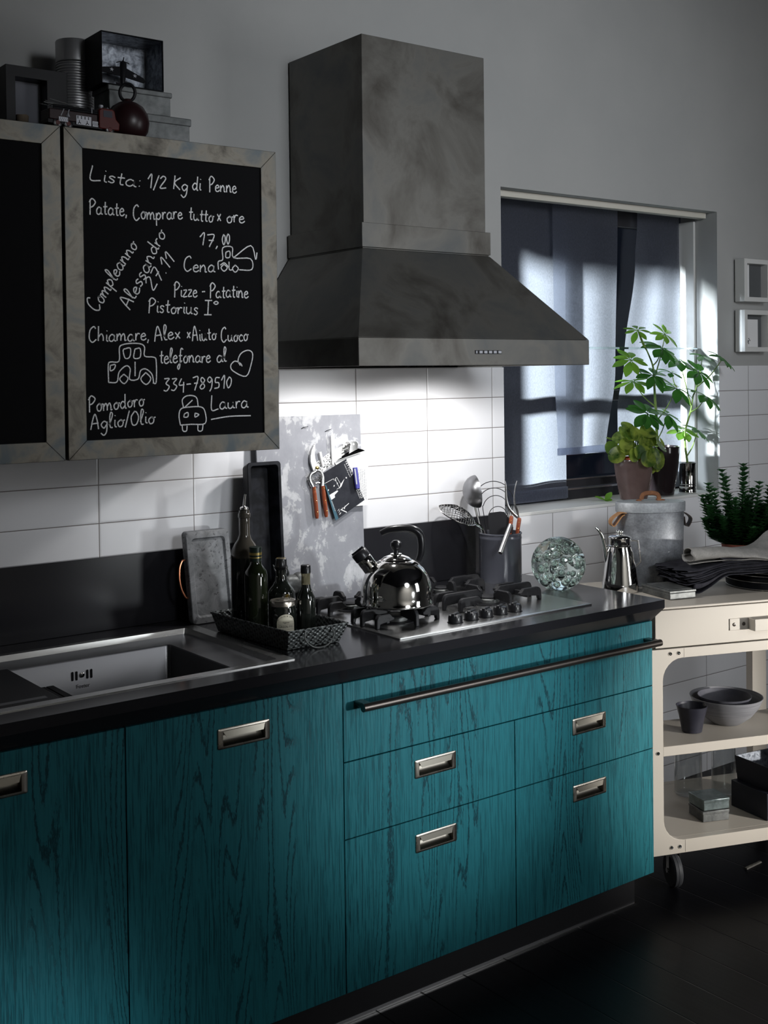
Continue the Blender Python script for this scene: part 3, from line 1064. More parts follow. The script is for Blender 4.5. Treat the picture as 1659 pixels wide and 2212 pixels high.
MT['lamp'] = mat('lamp_lens', (1, 1, 1), 0.3, emit=(1.0, 0.95, 0.88), es=12)
for x in (0.98, 1.42):
    b = newbm()
    lathe(b, [(.030, 0), (.030, .004), (0, .004)], 20, Matrix.Translation((x, -.36, HZ0 + .0135)))
    obj('lamp', b, MT['lamp'], t)

# ================================================================== wall cabinets
WORDS = [
('Lista:', 0.0534, 2.1923, 0.1945, 2.1833) ,
('1/2', 0.2088, 2.1858, 0.2647, 2.1862) ,
('Kg', 0.2803, 2.1876, 0.3258, 2.1856) ,
('di', 0.3349, 2.1909, 0.3631, 2.1901) ,
('Penne', 0.3844, 2.1896, 0.4696, 2.1931) ,
('Patate,', 0.0519, 2.1069, 0.1547, 2.1109) ,
('Comprare', 0.1686, 2.1024, 0.3087, 2.1122) ,
('tutto', 0.3246, 2.1119, 0.3985, 2.1116) ,
('x', 0.4078, 2.1136, 0.4223, 2.1146) ,
('ore', 0.4358, 2.1119, 0.4938, 2.1168) ,
('Compleanno', 0.068, 1.8662, 0.1816, 2.0382) ,
('Alessandro', 0.1577, 1.8725, 0.2599, 2.0735) ,
('27.11', 0.2201, 1.9222, 0.2872, 2.0065) ,
('17,', 0.3526, 2.0479, 0.4139, 2.0468) ,
('00', 0.4218, 2.0527, 0.4479, 2.0551) ,
('Cena', 0.3065, 1.9807, 0.4015, 1.979) ,
('Pizze - Patatine', 0.2782, 1.9117, 0.5013, 1.9153) ,
('Pistorius', 0.2049, 1.8704, 0.3497, 1.8678) ,
('I°', 0.3624, 1.8681, 0.4085, 1.8691) ,
('Chiamare,', 0.0452, 1.7948, 0.2099, 1.7992) ,
('Alex', 0.2214, 1.7962, 0.2987, 1.8066) ,
('x', 0.3136, 1.8067, 0.3266, 1.8068) ,
('Aiuto', 0.3294, 1.797, 0.4028, 1.8039) ,
('Cuoco', 0.414, 1.7977, 0.4984, 1.8011) ,
('telefonare', 0.2349, 1.7408, 0.3843, 1.743) ,
('al', 0.4012, 1.7416, 0.4324, 1.7447) ,
('334-789510', 0.2449, 1.6701, 0.447, 1.6749) ,
('Pomodoro', 0.0422, 1.6228, 0.1938, 1.633) ,
('Aglio/Olio', 0.046, 1.5794, 0.2218, 1.5896) ,
('Laura', 0.3812, 1.6161, 0.4966, 1.6231) 
]
DRAW = [
[[(0.0968, 1.6941), (0.0966, 1.7361), (0.1023, 1.7447), (0.1253, 1.7468), (0.1268, 1.7791), (0.1353, 1.7877), (0.1587, 1.7914), (0.1846, 1.7902), (0.1953, 1.7816), (0.195, 1.7597), (0.2198, 1.7567), (0.2268, 1.7466), (0.2259, 1.6938), (0.2163, 1.6917)], [(0.0968, 1.6941), (0.1189, 1.6952), (0.1248, 1.7188), (0.1437, 1.7351), (0.1552, 1.7272), (0.1534, 1.7012), (0.176, 1.7018), (0.1834, 1.7227), (0.1977, 1.7269), (0.2142, 1.7137), (0.2187, 1.6926)], [(0.1388, 1.777), (0.1561, 1.7792), (0.1544, 1.7575), (0.1422, 1.7541), (0.1369, 1.7714), (0.1388, 1.777)], [(0.1688, 1.7771), (0.1829, 1.7785), (0.1826, 1.7567), (0.1656, 1.7549), (0.1688, 1.7771)], [(0.1687, 1.7454), (0.1681, 1.7089)], [(0.1021, 1.7361), (0.115, 1.7382), (0.1121, 1.7275), (0.1019, 1.7232), (0.1021, 1.7361)], [(0.1378, 1.7144), (0.1488, 1.7034), (0.1383, 1.6906), (0.1264, 1.7024), (0.1378, 1.7144)], [(0.1976, 1.7182), (0.2112, 1.7028), (0.1985, 1.6876), (0.1835, 1.7017), (0.1976, 1.7182)]] ,
[[(0.4728, 1.7345), (0.4656, 1.7474), (0.4754, 1.7668), (0.4969, 1.7752), (0.5107, 1.7668), (0.5071, 1.7413), (0.4899, 1.7057), (0.4504, 1.7199), (0.4433, 1.7346), (0.4561, 1.7461), (0.4729, 1.74), (0.4781, 1.7322)]] ,
[[(0.3017, 1.6281), (0.299, 1.646), (0.3101, 1.656), (0.3286, 1.657), (0.3411, 1.6496), (0.3447, 1.627)], [(0.2925, 1.5815), (0.2889, 1.6061), (0.2956, 1.6238), (0.3206, 1.6276), (0.3533, 1.6268), (0.3648, 1.6129), (0.3643, 1.5835), (0.3249, 1.5826), (0.2925, 1.5815)], [(0.3066, 1.6279), (0.3284, 1.6454)], [(0.3043, 1.6101), (0.3144, 1.6134), (0.3142, 1.6027), (0.3032, 1.6021), (0.3043, 1.6101)], [(0.3354, 1.6115), (0.3464, 1.6071), (0.3352, 1.6011), (0.3354, 1.6115)], [(0.2974, 1.5799), (0.2997, 1.5665), (0.3096, 1.5661), (0.3118, 1.5794)], [(0.343, 1.5797), (0.3437, 1.5657), (0.3549, 1.5653), (0.3582, 1.5805)]] ,
[[(0.3819, 1.5933), (0.4379, 1.5998), (0.5027, 1.5997)]] ,
[[(0.4104, 1.9876), (0.4102, 2.008), (0.4238, 2.0146), (0.4243, 2.0451), (0.453, 2.0481), (0.4563, 2.0208), (0.5083, 2.0206), (0.5121, 1.9921), (0.4732, 1.9894)], [(0.4335, 2.0342), (0.445, 2.0371), (0.4448, 2.022), (0.4332, 2.0205), (0.4335, 2.0342)], [(0.4563, 2.0208), (0.5099, 2.0559), (0.5244, 2.0195), (0.529, 2.0384)], [(0.4425, 2.0096), (0.4432, 1.989), (0.4521, 1.9885)], [(0.4272, 2.002), (0.437, 1.9933), (0.4274, 1.9838), (0.4182, 1.9925), (0.4272, 2.002)], [(0.4612, 2.0017), (0.4706, 1.9925), (0.4609, 1.9825), (0.4527, 1.9917), (0.4612, 2.0017)], [(0.4163, 1.9992), (0.4288, 2.0057), (0.4422, 1.9935)]] 
]
CYF = -0.45


def wall_cabinet(x0, x1, label, z0=1.5058, z1=2.3130):
    t = thing('wall_cabinet', label, 'cabinet', ((x0 + x1) / 2, CYF, z0), group='wall cabinets with blackboard doors')
    b = newbm(); box(b, x0 + .002, x1 - .002, CYF + .024, -.0015, z0 + .002, z1 - .002)
    obj('carcass', b, MT['black'], t)
    fw = 0.0475
    O = [(x0, z0), (x1, z0), (x1, z1), (x0, z1)]
    I = [(x0 + fw, z0 + fw), (x1 - fw, z0 + fw), (x1 - fw, z1 - fw), (x0 + fw, z1 - fw)]
    b = newbm()
    for k in range(4):
        j = (k + 1) % 4
        g = 0.0002
        loft(b, [[V(O[k][0], y, O[k][1]), V(O[j][0], y, O[j][1]), V(I[j][0], y, I[j][1]), V(I[k][0], y, I[k][1])] for y in (CYF, CYF + .022)])
    fr = obj('door_frame', b, MT['bronze'], t, bevel=0.0011)
    b = newbm(); box(b, x0 + fw - .002, x1 - fw + .002, CYF + .006, CYF + .012, z0 + fw - .002, z1 - fw + .002)
    pn = obj('blackboard', b, MT['board'], t, label='black chalkboard door panel')
    return t, fr, pn


t, fr, pn = wall_cabinet(-0.6135, -0.0195, 'wall cabinet at the left photo edge with an empty blackboard door')
t, fr, pn = wall_cabinet(-0.0115, 0.5890, 'wall cabinet with blackboard door covered in chalk handwriting')
# chalk handwriting: single-stroke letters, x-height 1
GL = {
 'a': (1.0, [[(.72, .85), (.4, 1), (.1, .6), (.15, .15), (.45, .03), (.72, .4), (.75, .95), (.75, .2), (.98, .05)]]),
 'b': (.95, [[(.1, 2), (.1, .1), (.4, 0), (.75, .4), (.5, .95), (.12, .6)]]),
 'c': (.8, [[(.7, .8), (.4, 1), (.1, .5), (.35, .03), (.75, .2)]]),
 'd': (1.0, [[(.72, .8), (.4, 1), (.1, .5), (.35, .03), (.72, .4)], [(.76, 2), (.74, .2), (.95, .03)]]),
 'e': (.85, [[(.1, .5), (.65, .65), (.45, 1), (.12, .7), (.15, .15), (.45, 0), (.8, .25)]]),
 'f': (.75, [[(.75, 1.8), (.5, 2), (.35, 1.5), (.3, -.3), (.1, -.9), (-.05, -.5), (.6, .3)], [(.1, .95), (.65, 1)]]),
 'g': (.95, [[(.7, .85), (.4, 1), (.1, .55), (.4, .05), (.7, .5)], [(.75, .95), (.7, -.4), (.4, -.95), (.05, -.6)]]),
 'h': (.95, [[(.1, 2.1), (.1, 0)], [(.1, .5), (.45, 1), (.7, .6), (.72, 0)]]),
 'i': (.42, [[(.2, 1), (.2, .2), (.4, .03)], [(.2, 1.5), (.23, 1.6)]]),
 'l': (.5, [[(.05, .4), (.42, 1.7), (.25, 2.1), (.12, 1.5), (.15, .2), (.45, .03)]]),
 'm': (1.4, [[(.08, 1), (.1, 0)], [(.1, .5), (.4, 1), (.58, .6), (.58, 0)], [(.58, .5), (.9, 1), (1.08, .6), (1.1, .05), (1.3, .1)]]),
 'n': (1.0, [[(.08, 1), (.1, 0)], [(.1, .5), (.45, 1), (.68, .6), (.7, .1), (.92, .08)]]),
 'o': (.9, [[(.45, 1), (.12, .6), (.25, .05), (.6, .1), (.72, .65), (.45, 1), (.6, .8), (.92, .9)]]),
 'p': (.95, [[(.1, 1), (.08, -.9)], [(.1, .5), (.45, 1), (.75, .55), (.45, .05), (.12, .2)]]),
 'r': (.7, [[(.1, 1), (.12, 0)], [(.12, .5), (.35, .95), (.62, .9)]]),
 's': (.75, [[(.62, .85), (.35, 1), (.15, .75), (.55, .35), (.4, .02), (.08, .15)]]),
 't': (.7, [[(.35, 1.7), (.32, .2), (.6, .05)], [(.05, 1.02), (.65, 1.08)]]),
 'u': (1.0, [[(.1, 1), (.12, .25), (.4, .02), (.68, .4), (.7, 1), (.72, .2), (.95, .05)]]),
 'x': (.8, [[(.1, 1), (.65, 0)], [(.65, 1), (.1, 0)]]),
 'z': (.8, [[(.1, .95), (.62, .95), (.1, .05), (.7, .08)]]),
 'v': (.8, [[(.1, 1), (.38, .05), (.7, 1)]]),
 'L': (1.05, [[(.15, 2.1), (.12, .05), (.95, .1)]]),
 'P': (1.05, [[(.2, 2.0), (.18, -.1)], [(.05, 1.6), (.45, 2.15), (.95, 1.7), (.6, 1.1), (.2, .95)]]),
 'C': (1.15, [[(.9, 1.8), (.65, 2.1), (.2, 1.6), (.12, .5), (.5, -.1), (1.0, .3)]]),
 'K': (1.0, [[(.15, 2), (.12, 0)], [(.85, 1.8), (.18, .95), (.9, 0)]]),
 'A': (1.15, [[(.08, 0), (.28, 1.2), (.55, 2.1), (.8, 1.2), (.95, 0)], [(.2, .8), (.95, .85)]]),
 'I': (.8, [[(.1, 2), (.7, 2)], [(.4, 2), (.4, .05)], [(.1, .03), (.72, .03)]]),
 'O': (1.15, [[(.55, 2), (.15, 1.2), (.3, .1), (.75, .1), (1.0, 1), (.8, 1.8), (.5, 2)]]),
 '0': (.8, [[(.4, 1.7), (.1, .9), (.3, .03), (.6, .5), (.65, 1.3), (.4, 1.7)]]),
 '1': (.6, [[(.05, 1.2), (.42, 1.9), (.38, 0)]]),
 '2': (.85, [[(.1, 1.4), (.4, 1.8), (.65, 1.4), (.12, .05), (.75, .1)]]),
 '3': (.85, [[(.1, 1.7), (.65, 1.7), (.3, 1.05), (.68, .6), (.4, 0), (.05, .1)]]),
 '4': (.85, [[(.35, 1.7), (.1, .8), (.7, .8)], [(.6, 1.2), (.58, -.3)]]),
 '5': (.85, [[(.7, 1.7), (.25, 1.7), (.2, 1.0), (.6, .9), (.6, .2), (.1, .05)]]),
 '7': (.85, [[(.08, 1.7), (.7, 1.75), (.35, -.1)], [(.25, .9), (.7, .95)]]),
 '8': (.85, [[(.6, 1.5), (.3, 1.8), (.2, 1.3), (.65, .5), (.35, .02), (.12, .4), (.6, 1.2), (.6, 1.5)]]),
 '9': (.85, [[(.65, 1.4), (.35, 1.75), (.12, 1.3), (.4, .95), (.65, 1.4), (.62, .3), (.4, -.3)]]),
 '/': (.6, [[(.55, 2), (.05, -.3)]]), '-': (.7, [[(.08, .75), (.6, .8)]]), ':': (.45, [[(.2, .9), (.24, .8)], [(.2, .15), (.24, .05)]]),
 ',': (.4, [[(.22, .15), (.1, -.35)]]), '.': (.4, [[(.18, .1), (.24, .02)]]), '°': (.5, [[(.25, 2), (.05, 1.75), (.25, 1.5), (.42, 1.75), (.25, 2)]]), ' ': (.6, []),
}


def chalk_word(b, txt, xa, za, xb, zb, y):
    wid = sum(GL[c][0] for c in txt)
    L = math.hypot(xb - xa, zb - za)
    sx = L / wid
    sz = max(0.0120, min(0.0178, sx * 1.0))
    ux, uz = (xb - xa) / L, (zb - za) / L
    pen = 0
    for c in txt:
        w, S = GL[c]
        jz = random.uniform(-.08, .08)
        js = random.uniform(.94, 1.07)
        for st in S:
            dy = random.uniform(0, .0005)
            P = []
            for (p, q) in st:
                a = (pen + p + q * 0.05) * sx
                h = (q * js + jz) * sz
                P.append(V(xa + ux * a - uz * h, y - dy, za + uz * a + ux * h))
            ribbon(b, smooth_pts(P, 5), 0.0033, (0, -1, 0), 0.0006, True)
        pen += w


yc = CYF + .0058
for w in WORDS:
    b = newbm()
    chalk_word(b, *w, yc)
    obj('chalk_word', b, MT['chalk'], pn, label='white chalk handwriting', fin=False)
for dr in DRAW:
    b = newbm()
    for st in dr:
        ribbon(b, smooth_pts([V(x, yc, z) for x, z in st], 4), 0.0032, (0, -1, 0), 0.0006, True)
    obj('chalk_drawing', b, MT['chalk'], pn, label='white chalk line drawing', fin=False)


# ================================================================== leaning board and what hangs on it
def by(z):
    return -0.075 + (z - 0.983) * (0.045 / 0.594)


TILT = math.atan2(0.045, 0.594)
BN = V(0, -math.cos(TILT), math.sin(TILT))     # outward normal of the leaning board


def BP(x, z, off=0.0):
    return V(x, by(z), z) + BN * off


def bpoly(b, P, o0, o1):
    loft(b, [[BP(x, z, o0) for x, z in P], [BP(x, z, o1) for x, z in P]])


t = thing('pin_board', 'tall mottled grey metal board leaning on the wall between cabinet and hob', 'board', (0.96, -0.075, ZW))
b = newbm()
bpoly(b, [(.768, .9845), (1.147, .9835), (1.166, 1.577), (.762, 1.578)], -.006, 0)
obj('panel', b, MT['pinboard'], t)
for lab, pts in (('left', [(.933, 1.536), (.936, 1.5405), (.951, 1.5425)]), ('right', [(1.022, 1.524), (1.026, 1.5265), (1.038, 1.531)])):
    n_ = thing('nail', 'bent black nail in the grey board, ' + ('left of the two near its top' if lab == 'left' else 'just above the long chalk stick'), 'nail', BP(*pts[0]), group='nails in the grey board')
    b = newbm()
    tube(b, [BP(*pts[0], .0005), BP(*pts[1], .004), BP(*pts[2], .011)], .0011, 6)
    obj('shank', b, MT['black'], n_)

# secateurs
t = thing('secateurs', 'garden secateurs with red wooden handles hanging on the grey board', 'secateurs', BP(.968, 1.40, 0))
b = newbm()
bpoly(b, [(.974, 1.491), (.966, 1.482), (.958, 1.468), (.952, 1.450), (.951, 1.432), (.955, 1.415), (.960, 1.402), (.972, 1.396), (.980, 1.405), (.979, 1.414), (.975, 1.424), (.970, 1.440), (.969, 1.455), (.971, 1.470)], .010, .0145)
obj('blade', b, MT['steel'], t, bevel=.0008)
for nm, P, hp in (('arm', [(.979, 1.408), (.966, 1.398), (.952, 1.392), (.946, 1.380), (.949, 1.368), (.956, 1.355), (.958, 1.346)], [(.9585, 1.351), (.9605, 1.32), (.963, 1.29), (.9645, 1.25)]),
                  ('arm', [(.966, 1.404), (.980, 1.402), (.991, 1.394), (.9955, 1.380), (.995, 1.365), (.993, 1.348)], [(.993, 1.352), (.9955, 1.32), (.998, 1.29), (1.0005, 1.252)])):
    b = newbm()
    tube(b, smooth_pts([BP(x, z, .013) for x, z in P], 5), .0058, 8, flat=.8)
    a_ = obj(nm, b, MT['steel'], t)
    b = newbm()
    q = smooth_pts([BP(x, z, .013) for x, z in hp], 4)
    tube(b, q, [.0072] * 3 + [.0080] * (len(q) - 5) + [.0078, .0055], 10, flat=.85)
    h_ = obj('handle', b, MT['wood'], t, label='red wooden handle')
    for k in (.14, .5, .86):
        p = q[int(k * (len(q) - 1))]
        b = newbm()
        sphere(b, p + BN * .0062, .0026, 10, 6)
        obj('rivet', b, MT['brass'], h_)
b = newbm()
sphere(b, BP(.974, 1.410, .0165), .006, 14, 8, (1, .6, 1))
obj('pivot', b, MT['brass'], t)
b = newbm()
hl = []
for i in range(60):
    u = i / 59
    hl.append(BP(.957 + u * .033, 1.376 + .006 * math.sin(u * 40), .013 + .006 * math.cos(u * 40)))
tube(b, hl, .0011, 5)
obj('spring', b, MT['chrome'], t)
b = newbm()
tube(b, smooth_pts([BP(.962, 1.366, .012), BP(.966, 1.360, .014), BP(.972, 1.364, .014), BP(.981, 1.362, .014)], 4), .002, 6)
obj('catch', b, MT['steel'], t)

# patterned paper, chalk sticks, clip, sheet, card, eraser
rn = random.Random(3)
t = thing('patterned_card', 'small black and white patterned card behind the dark postcard', 'card', BP(1.01, 1.42))
b = newbm(); bpoly(b, [(1.000, 1.393), (1.046, 1.417), (1.032, 1.455), (.980, 1.427)], .0015, .0022)
cdp = obj('sheet', b, MT['paper'], t)
b = newbm()
o_, ux, uz = V(.982, 0, 1.426), V(.050, 0, .027), V(.018, 0, -.034)
for i in range(12):
    for j in range(8):
        if rn.random() < .55:
            a0, c0 = i / 12 + .01, j / 8 + .02
            da, dc = rn.uniform(.03, .08), rn.uniform(.04, .11)
            q = [o_ + ux * a + uz * c for a, c in ((a0, c0), (a0 + da, c0), (a0 + da, c0 + dc), (a0, c0 + dc))]
            bpoly(b, [(p.x, p.z) for p in q], .0023, .0025)
obj('print', b, MT['ink'], cdp)
for (x0, z0, x1, z1, r, lab) in ((1.0415, 1.511, 1.0400, 1.417, .0042, 'long white chalk stick standing up on the grey board'), (.9925, 1.460, 1.0010, 1.416, .0048, 'short white chalk stick beside the secateurs blade')):
    t = thing('chalk_stick', lab, 'chalk', BP(x0, z0), group='chalk sticks on the grey board')
    b = newbm(); tube(b, [BP(x0, z0, .009), BP(x0 * .98 + x1 * .02, z0 * .98 + z1 * .02, .009), BP(x1, z1, .009)], [r * .92, r, r], 14)
    obj('stick', b, MT['paper'], t)
t = thing('paper_sheet', 'white printed paper sheet held by the steel bulldog clip', 'paper', BP(1.13, 1.36))
b = newbm()
loft(b, [[BP(1.046, 1.430, o), BP(1.084, 1.449, o + .004), BP(1.160, 1.452, o + .004), BP(1.172, 1.440, o + .008), BP(1.176, 1.396, o + .012), BP(1.164, 1.278, o + .012), BP(1.118, 1.278, o + .010), BP(1.090, 1.36, o + .004)] for o in (.0035, .0041)])
sh = obj('sheet', b, MT['paper'], t)
b = newbm()
for i in range(7):
    x = 1.135 + i * .0048
    zt_, zb_2 = 1.400 - i * .001, 1.300 + rn.uniform(0, .02)
    z = zt_
    while z > zb_2:
        l = rn.uniform(.004, .012)
        bpoly(b, [(x - (1.40 - z) * .06, z), (x + .0009 - (1.40 - z) * .06, z), (x + .0009 - (1.40 - z + l) * .06, z - l), (x - (1.40 - z + l) * .06, z - l)], .0166, .0168)
        z -= l + .002
obj('print', b, MT['enamel'], sh)
t = thing('paper_strip', 'small white paper strip sticking out of the bulldog clip', 'paper', BP(1.065, 1.45))
b = newbm(); bpoly(b, [(1.047, 1.464), (1.083, 1.476), (1.088, 1.449), (1.046, 1.432)], .0075, .0082)
obj('sheet', b, MT['paper'], t)
t = thing('bulldog_clip', 'polished steel bulldog clip at the top of the papers', 'clip', BP(1.10, 1.47))
b = newbm()
loft(b, [[BP(1.050, 1.427, .010), BP(1.162, 1.4535, .020), BP(1.161, 1.4565, .024), BP(1.052, 1.431, .020)],
         [BP(1.066, 1.439, .012), BP(1.150, 1.458, .022), BP(1.149, 1.461, .026), BP(1.068, 1.443, .024)],
         [BP(1.088, 1.449, .012), BP(1.129, 1.463, .022), BP(1.127, 1.466, .026), BP(1.090, 1.455, .026)]])
obj('jaw', b, MT['chrome'], t, bevel=.0008)
for o0, o1, sh_ in ((.026, .0275, 0), (.010, .0115, -.018)):
    b = newbm()
    bpoly(b, [(1.093 + sh_, 1.449), (1.128 + sh_, 1.462), (1.131 + sh_, 1.480), (1.125 + sh_, 1.487), (1.115 + sh_, 1.488), (1.104 + sh_, 1.487), (1.099 + sh_, 1.475)], o0, o1)
    p = obj('grip_plate', b, MT['chrome'], t, bevel=.0006)
    b = newbm()
    lathe(b, [(.0032, 0), (.0032, .0006)], 14, Matrix.Translation(BP(1.113 + sh_, 1.479, o1)) @ Matrix.Rotation(PI / 2 - TILT, 4, 'X'))
    obj('hole_ring', b, MT['paper'], p)
b = newbm(); tube(b, [BP(1.078, 1.462, .017), BP(1.124, 1.478, .021)], .0045, 12)
obj('coil_spring', b, MT['steel'], t)

t = thing('postcard', 'dark postcard with white building drawing tilted on the grey board', 'postcard', BP(1.07, 1.33))
CO = .016
b = newbm(); bpoly(b, [(.9935, 1.391), (1.089, 1.433), (1.153, 1.296), (1.034, 1.238)], CO - .0006, CO)
card = obj('card', b, MT['card'], t)
b = newbm(); bpoly(b, [(.9990, 1.357), (1.0035, 1.3545), (1.0455, 1.2440), (1.034, 1.238)], CO + .0002, CO + .0004)
obj('teal_band', b, MT['tealprint'], card)
b = newbm()
W_ = .0010
for P in ([(1.015, 1.321), (1.046, 1.334), (1.050, 1.331), (1.035, 1.320), (1.036, 1.312), (1.022, 1.305)],):
    bpoly(b, P, CO + .0002, CO + .0004)
bpoly(b, [(1.056, 1.340), (1.060, 1.352), (1.077, 1.369), (1.063, 1.345)], CO + .0002, CO + .0004)
for A, C_ in (((.997, 1.358), (1.034, 1.372)), ((1.034, 1.372), (1.037, 1.366)), ((1.040, 1.371), (1.057, 1.339)), ((1.047, 1.376), (1.063, 1.350)), ((1.044, 1.337), (1.058, 1.343)), ((1.040, 1.371), (1.047, 1.376))):
    ribbon(b, [BP(*A, CO), BP(*C_, CO)], W_, BN, .0004)
for x, z in ((1.012, 1.337), (1.035, 1.349), (1.048, 1.356), (1.042, 1.367)):
    bpoly(b, [(x - .002, z - .003), (x + .0015, z - .0015), (x + .002, z + .003), (x - .0015, z + .0015)], CO + .0002, CO + .0004)
bpoly(b, [(1.0845 + .0025 * math.cos(a), 1.372 + .0025 * math.sin(a)) for a in [i * PI / 5 for i in range(10)]], CO + .0002, CO + .0004)
for A, C_, w in (((1.056, 1.272), (1.079, 1.261), .003), ((1.063, 1.277), (1.060, 1.268), .002), ((1.066, 1.275), (1.089, 1.289), .002), ((1.070, 1.272), (1.074, 1.282), .0025), ((1.050, 1.256), (1.056, 1.262), .0022), ((1.048, 1.262), (1.052, 1.270), .0012), ((1.044, 1.268), (1.050, 1.274), .0012)):
    ribbon(b, [BP(*A, CO), BP(*C_, CO)], w, BN, .0004)
obj('drawing', b, MT['paper'], card)


def board_text(txt, size, x0, z0, x1, z1, off, parent, m, spacing=1.0):
    tb = text_bm(txt, size, spacing)
    d = (BP(x1, z1) - BP(x0, z0)).normalized()
    up = BN.cross(d)
    M4 = Matrix((d, up, BN)).transposed().to_4x4()
    M4.translation = BP((x0 + x1) / 2, (z0 + z1) / 2, off)
    tb.transform(M4)
    return obj('lettering', tb, m, parent, fin=False)


board_text('TETTURA', .0115, 1.0845, 1.430, 1.109, 1.375, CO + .0004, card, MT['paper'], 1.15)
board_text('mostra di progetti', .0058, 1.080, 1.417, 1.101, 1.372, CO + .0004, card, MT['paper'], 1.1)
board_text('TEATRO', .0115, 1.120, 1.352, 1.146, 1.296, CO + .0004, card, MT['paper'], 1.15)
board_text('architettura', .0058, 1.121, 1.335, 1.137, 1.298, CO + .0004, card, MT['paper'], 1.1)
board_text('DELLE GENERALITA', .0050, 1.008, 1.340, 1.041, 1.249, CO + .0006, card, MT['paper'], 1.3)
t = thing('lighter', 'small blue and grey plastic piece stuck upright on the dark postcard', 'lighter', BP(1.115, 1.368))
b = newbm(); bpoly(b, [(1.1065, 1.403), (1.1215, 1.404), (1.1275, 1.335), (1.1125, 1.334)], CO + .006, CO + .015)
p = obj('case', b, MT['blue'], t, bevel=.0015)
b = newbm(); bpoly(b, [(1.1072, 1.399), (1.1125, 1.3992), (1.1165, 1.349), (1.1115, 1.3488)], CO + .0152, CO + .0156)
obj('strip', b, MT['silver'], p)

# ================================================================== against the wall, left of the board
t = thing('loaf_tin', 'long black rectangular baking tin standing upright against the grey board', 'baking tin', (.73, -.10, ZW))
# stands on its short end, leaning back; built in its own leaning frame
def PT(x, h, off):
    """x along the wall, h up along the tin, off out of the wall"""
    return V(.6735 + x + h * .052, -.135 + h * .135 - off, ZW + .001 + h * .985)
W0, H0 = .118, .467
rr = lambda x0, x1, h0, h1, r, off: [PT(x, h, off) for x, h in rrect(x0, x1, h0, h1, r, 4)]
b = newbm()
loft(b, [rr(.012, W0 - .012, .012, H0 - .012, .012, -.030), rr(0, W0, 0, H0, .010, .018), rr(.001, W0 - .001, .001, H0 - .001, .010, .021), rr(.010, W0 - .010, .010, H0 - .010, .010, .021),
         rr(.012, W0 - .012, .012, H0 - .012, .010, .018), rr(.022, W0 - .022, .020, H0 - .020, .010, -.024)])
obj('tin_body', b, MT['pan'], t)

t = thing('stone_tray', 'grey stone slab tray with raised rim leaning on the tiles', 'tray', (.565, -.10, ZW))
def ST(x, h, off):
    return V(.4915 + x, -.118 + h * .16 - off, ZW + .001 + h * .985)
ss = lambda x0, x1, h0, h1, r, off: [ST(x, h, off) for x, h in rrect(x0, x1, h0, h1, r, 4)]
b = newbm()
loft(b, [ss(0, .145, 0, .270, .012, -.020), ss(0, .145, 0, .270, .012, .004), ss(.002, .143, .002, .268, .012, .006), ss(.016, .129, .018, .250, .012, .006), ss(.021, .124, .023, .245, .010, -.001)])
sl = obj('slab', b, MT['stone'], t)
b = newbm()
tube(b, smooth_pts([ST(0, .187, -.012), ST(-.010, .184, -.012), ST(-.019, .165, -.012), ST(-.0225, .135, -.012), ST(-.019, .105, -.012), ST(-.008, .080, -.012), ST(0, .077, -.012)], 6), .0034, 8)
obj('handle', b, MT['copper'], t, label='copper loop handle')

# small dark cast bull figure behind the bottles
t = thing('bull_figurine', 'small dark cast metal bull figure behind the bottles', 'figurine', (.80, -.16, ZW))
b = newbm()
c0 = V(.80, -.165, ZW)
for c, r, s in (((0, 0, .090), .034, (1.25, .8, .9)), ((.030, 0, .098), .026, (1, .9, 1.05)), ((-.036, -.006, .108), .022, (1.0, .9, 1.0)), ((-.052, -.010, .098), .013, (1.2, .9, .9))):
    sphere(b, c0 + V(*c), r, 18, 12, s)
for x, y in ((-.026, -.014), (-.026, .014), (.034, -.014), (.034, .014)):
    tube(b, [c0 + V(x, y, .085), c0 + V(x * 1.05, y, .04), c0 + V(x * 1.05, y, .0005)], [.013, .009, .010], 8)
obj('body', b, MT['tindark'], t)
for s in (-1, 1):
    b = newbm()
    tube(b, smooth_pts([c0 + V(-.036, -.006 + s * .012, .124), c0 + V(-.034, -.006 + s * .034, .130), c0 + V(-.040, -.006 + s * .040, .150)], 5), [.005] * 5 + [.004] * 3 + [.003, .002, .001], 8)
    obj('horn', b, MT['tindark'], t)

# ================================================================== basket tray with bottles and jar
t = thing('wire_basket', 'dark woven metal basket tray holding bottles, beside the sink', 'basket', (.61, -.42, ZW))
def wov(name):
    m = mat(name, (.05, .055, .055), .42, .5)
    v = coords(m)
    mp = nd(m, 'ShaderNodeMapping'); mp.inputs['Rotation'].default_value = (R(20), R(45), R(38)); lk(m, v, mp.inputs['Vector'])
    ck = nd(m, 'ShaderNodeTexVoronoi'); ck.inputs['Scale'].default_value = 105; ck.inputs['Randomness'].default_value = .25
    lk(m, mp.outputs[0], ck.inputs['Vector'])
    c = ramp(m, ck.outputs['Distance'], [(.30, (.004, .004, .005)), (.42, (.075, .082, .082)), (.8, (.11, .12, .12))])
    lk(m, c, bsdf(m).inputs['Base Color'])
    bump(m, ck.outputs['Distance'], .9, .004)
    return m
MT['woven'] = wov('woven_dark_metal')
bo = [(.530, -.568), (.694, -.572), (.688, -.238), (.508, -.238)]
to = [(.523, -.588), (.709, -.592), (.704, -.224), (.495, -.224)]
lp = lambda P, z, k=0: [V(x, y, z) for x, y in P]
ins = lambda P, d: [((x - .608) * (1 - d) + .608, (y + .41) * (1 - d) - .41) for x, y in P]
b = newbm()
loft(b, [lp(bo, ZW + .001), lp(to, ZW + .050), lp(to, ZW + .054), lp(ins(to, .03), ZW + .054), lp(ins(bo, .03), ZW + .004)])
obj('basket_body', b, MT['woven'], t, bevel=.0015)
b = newbm()
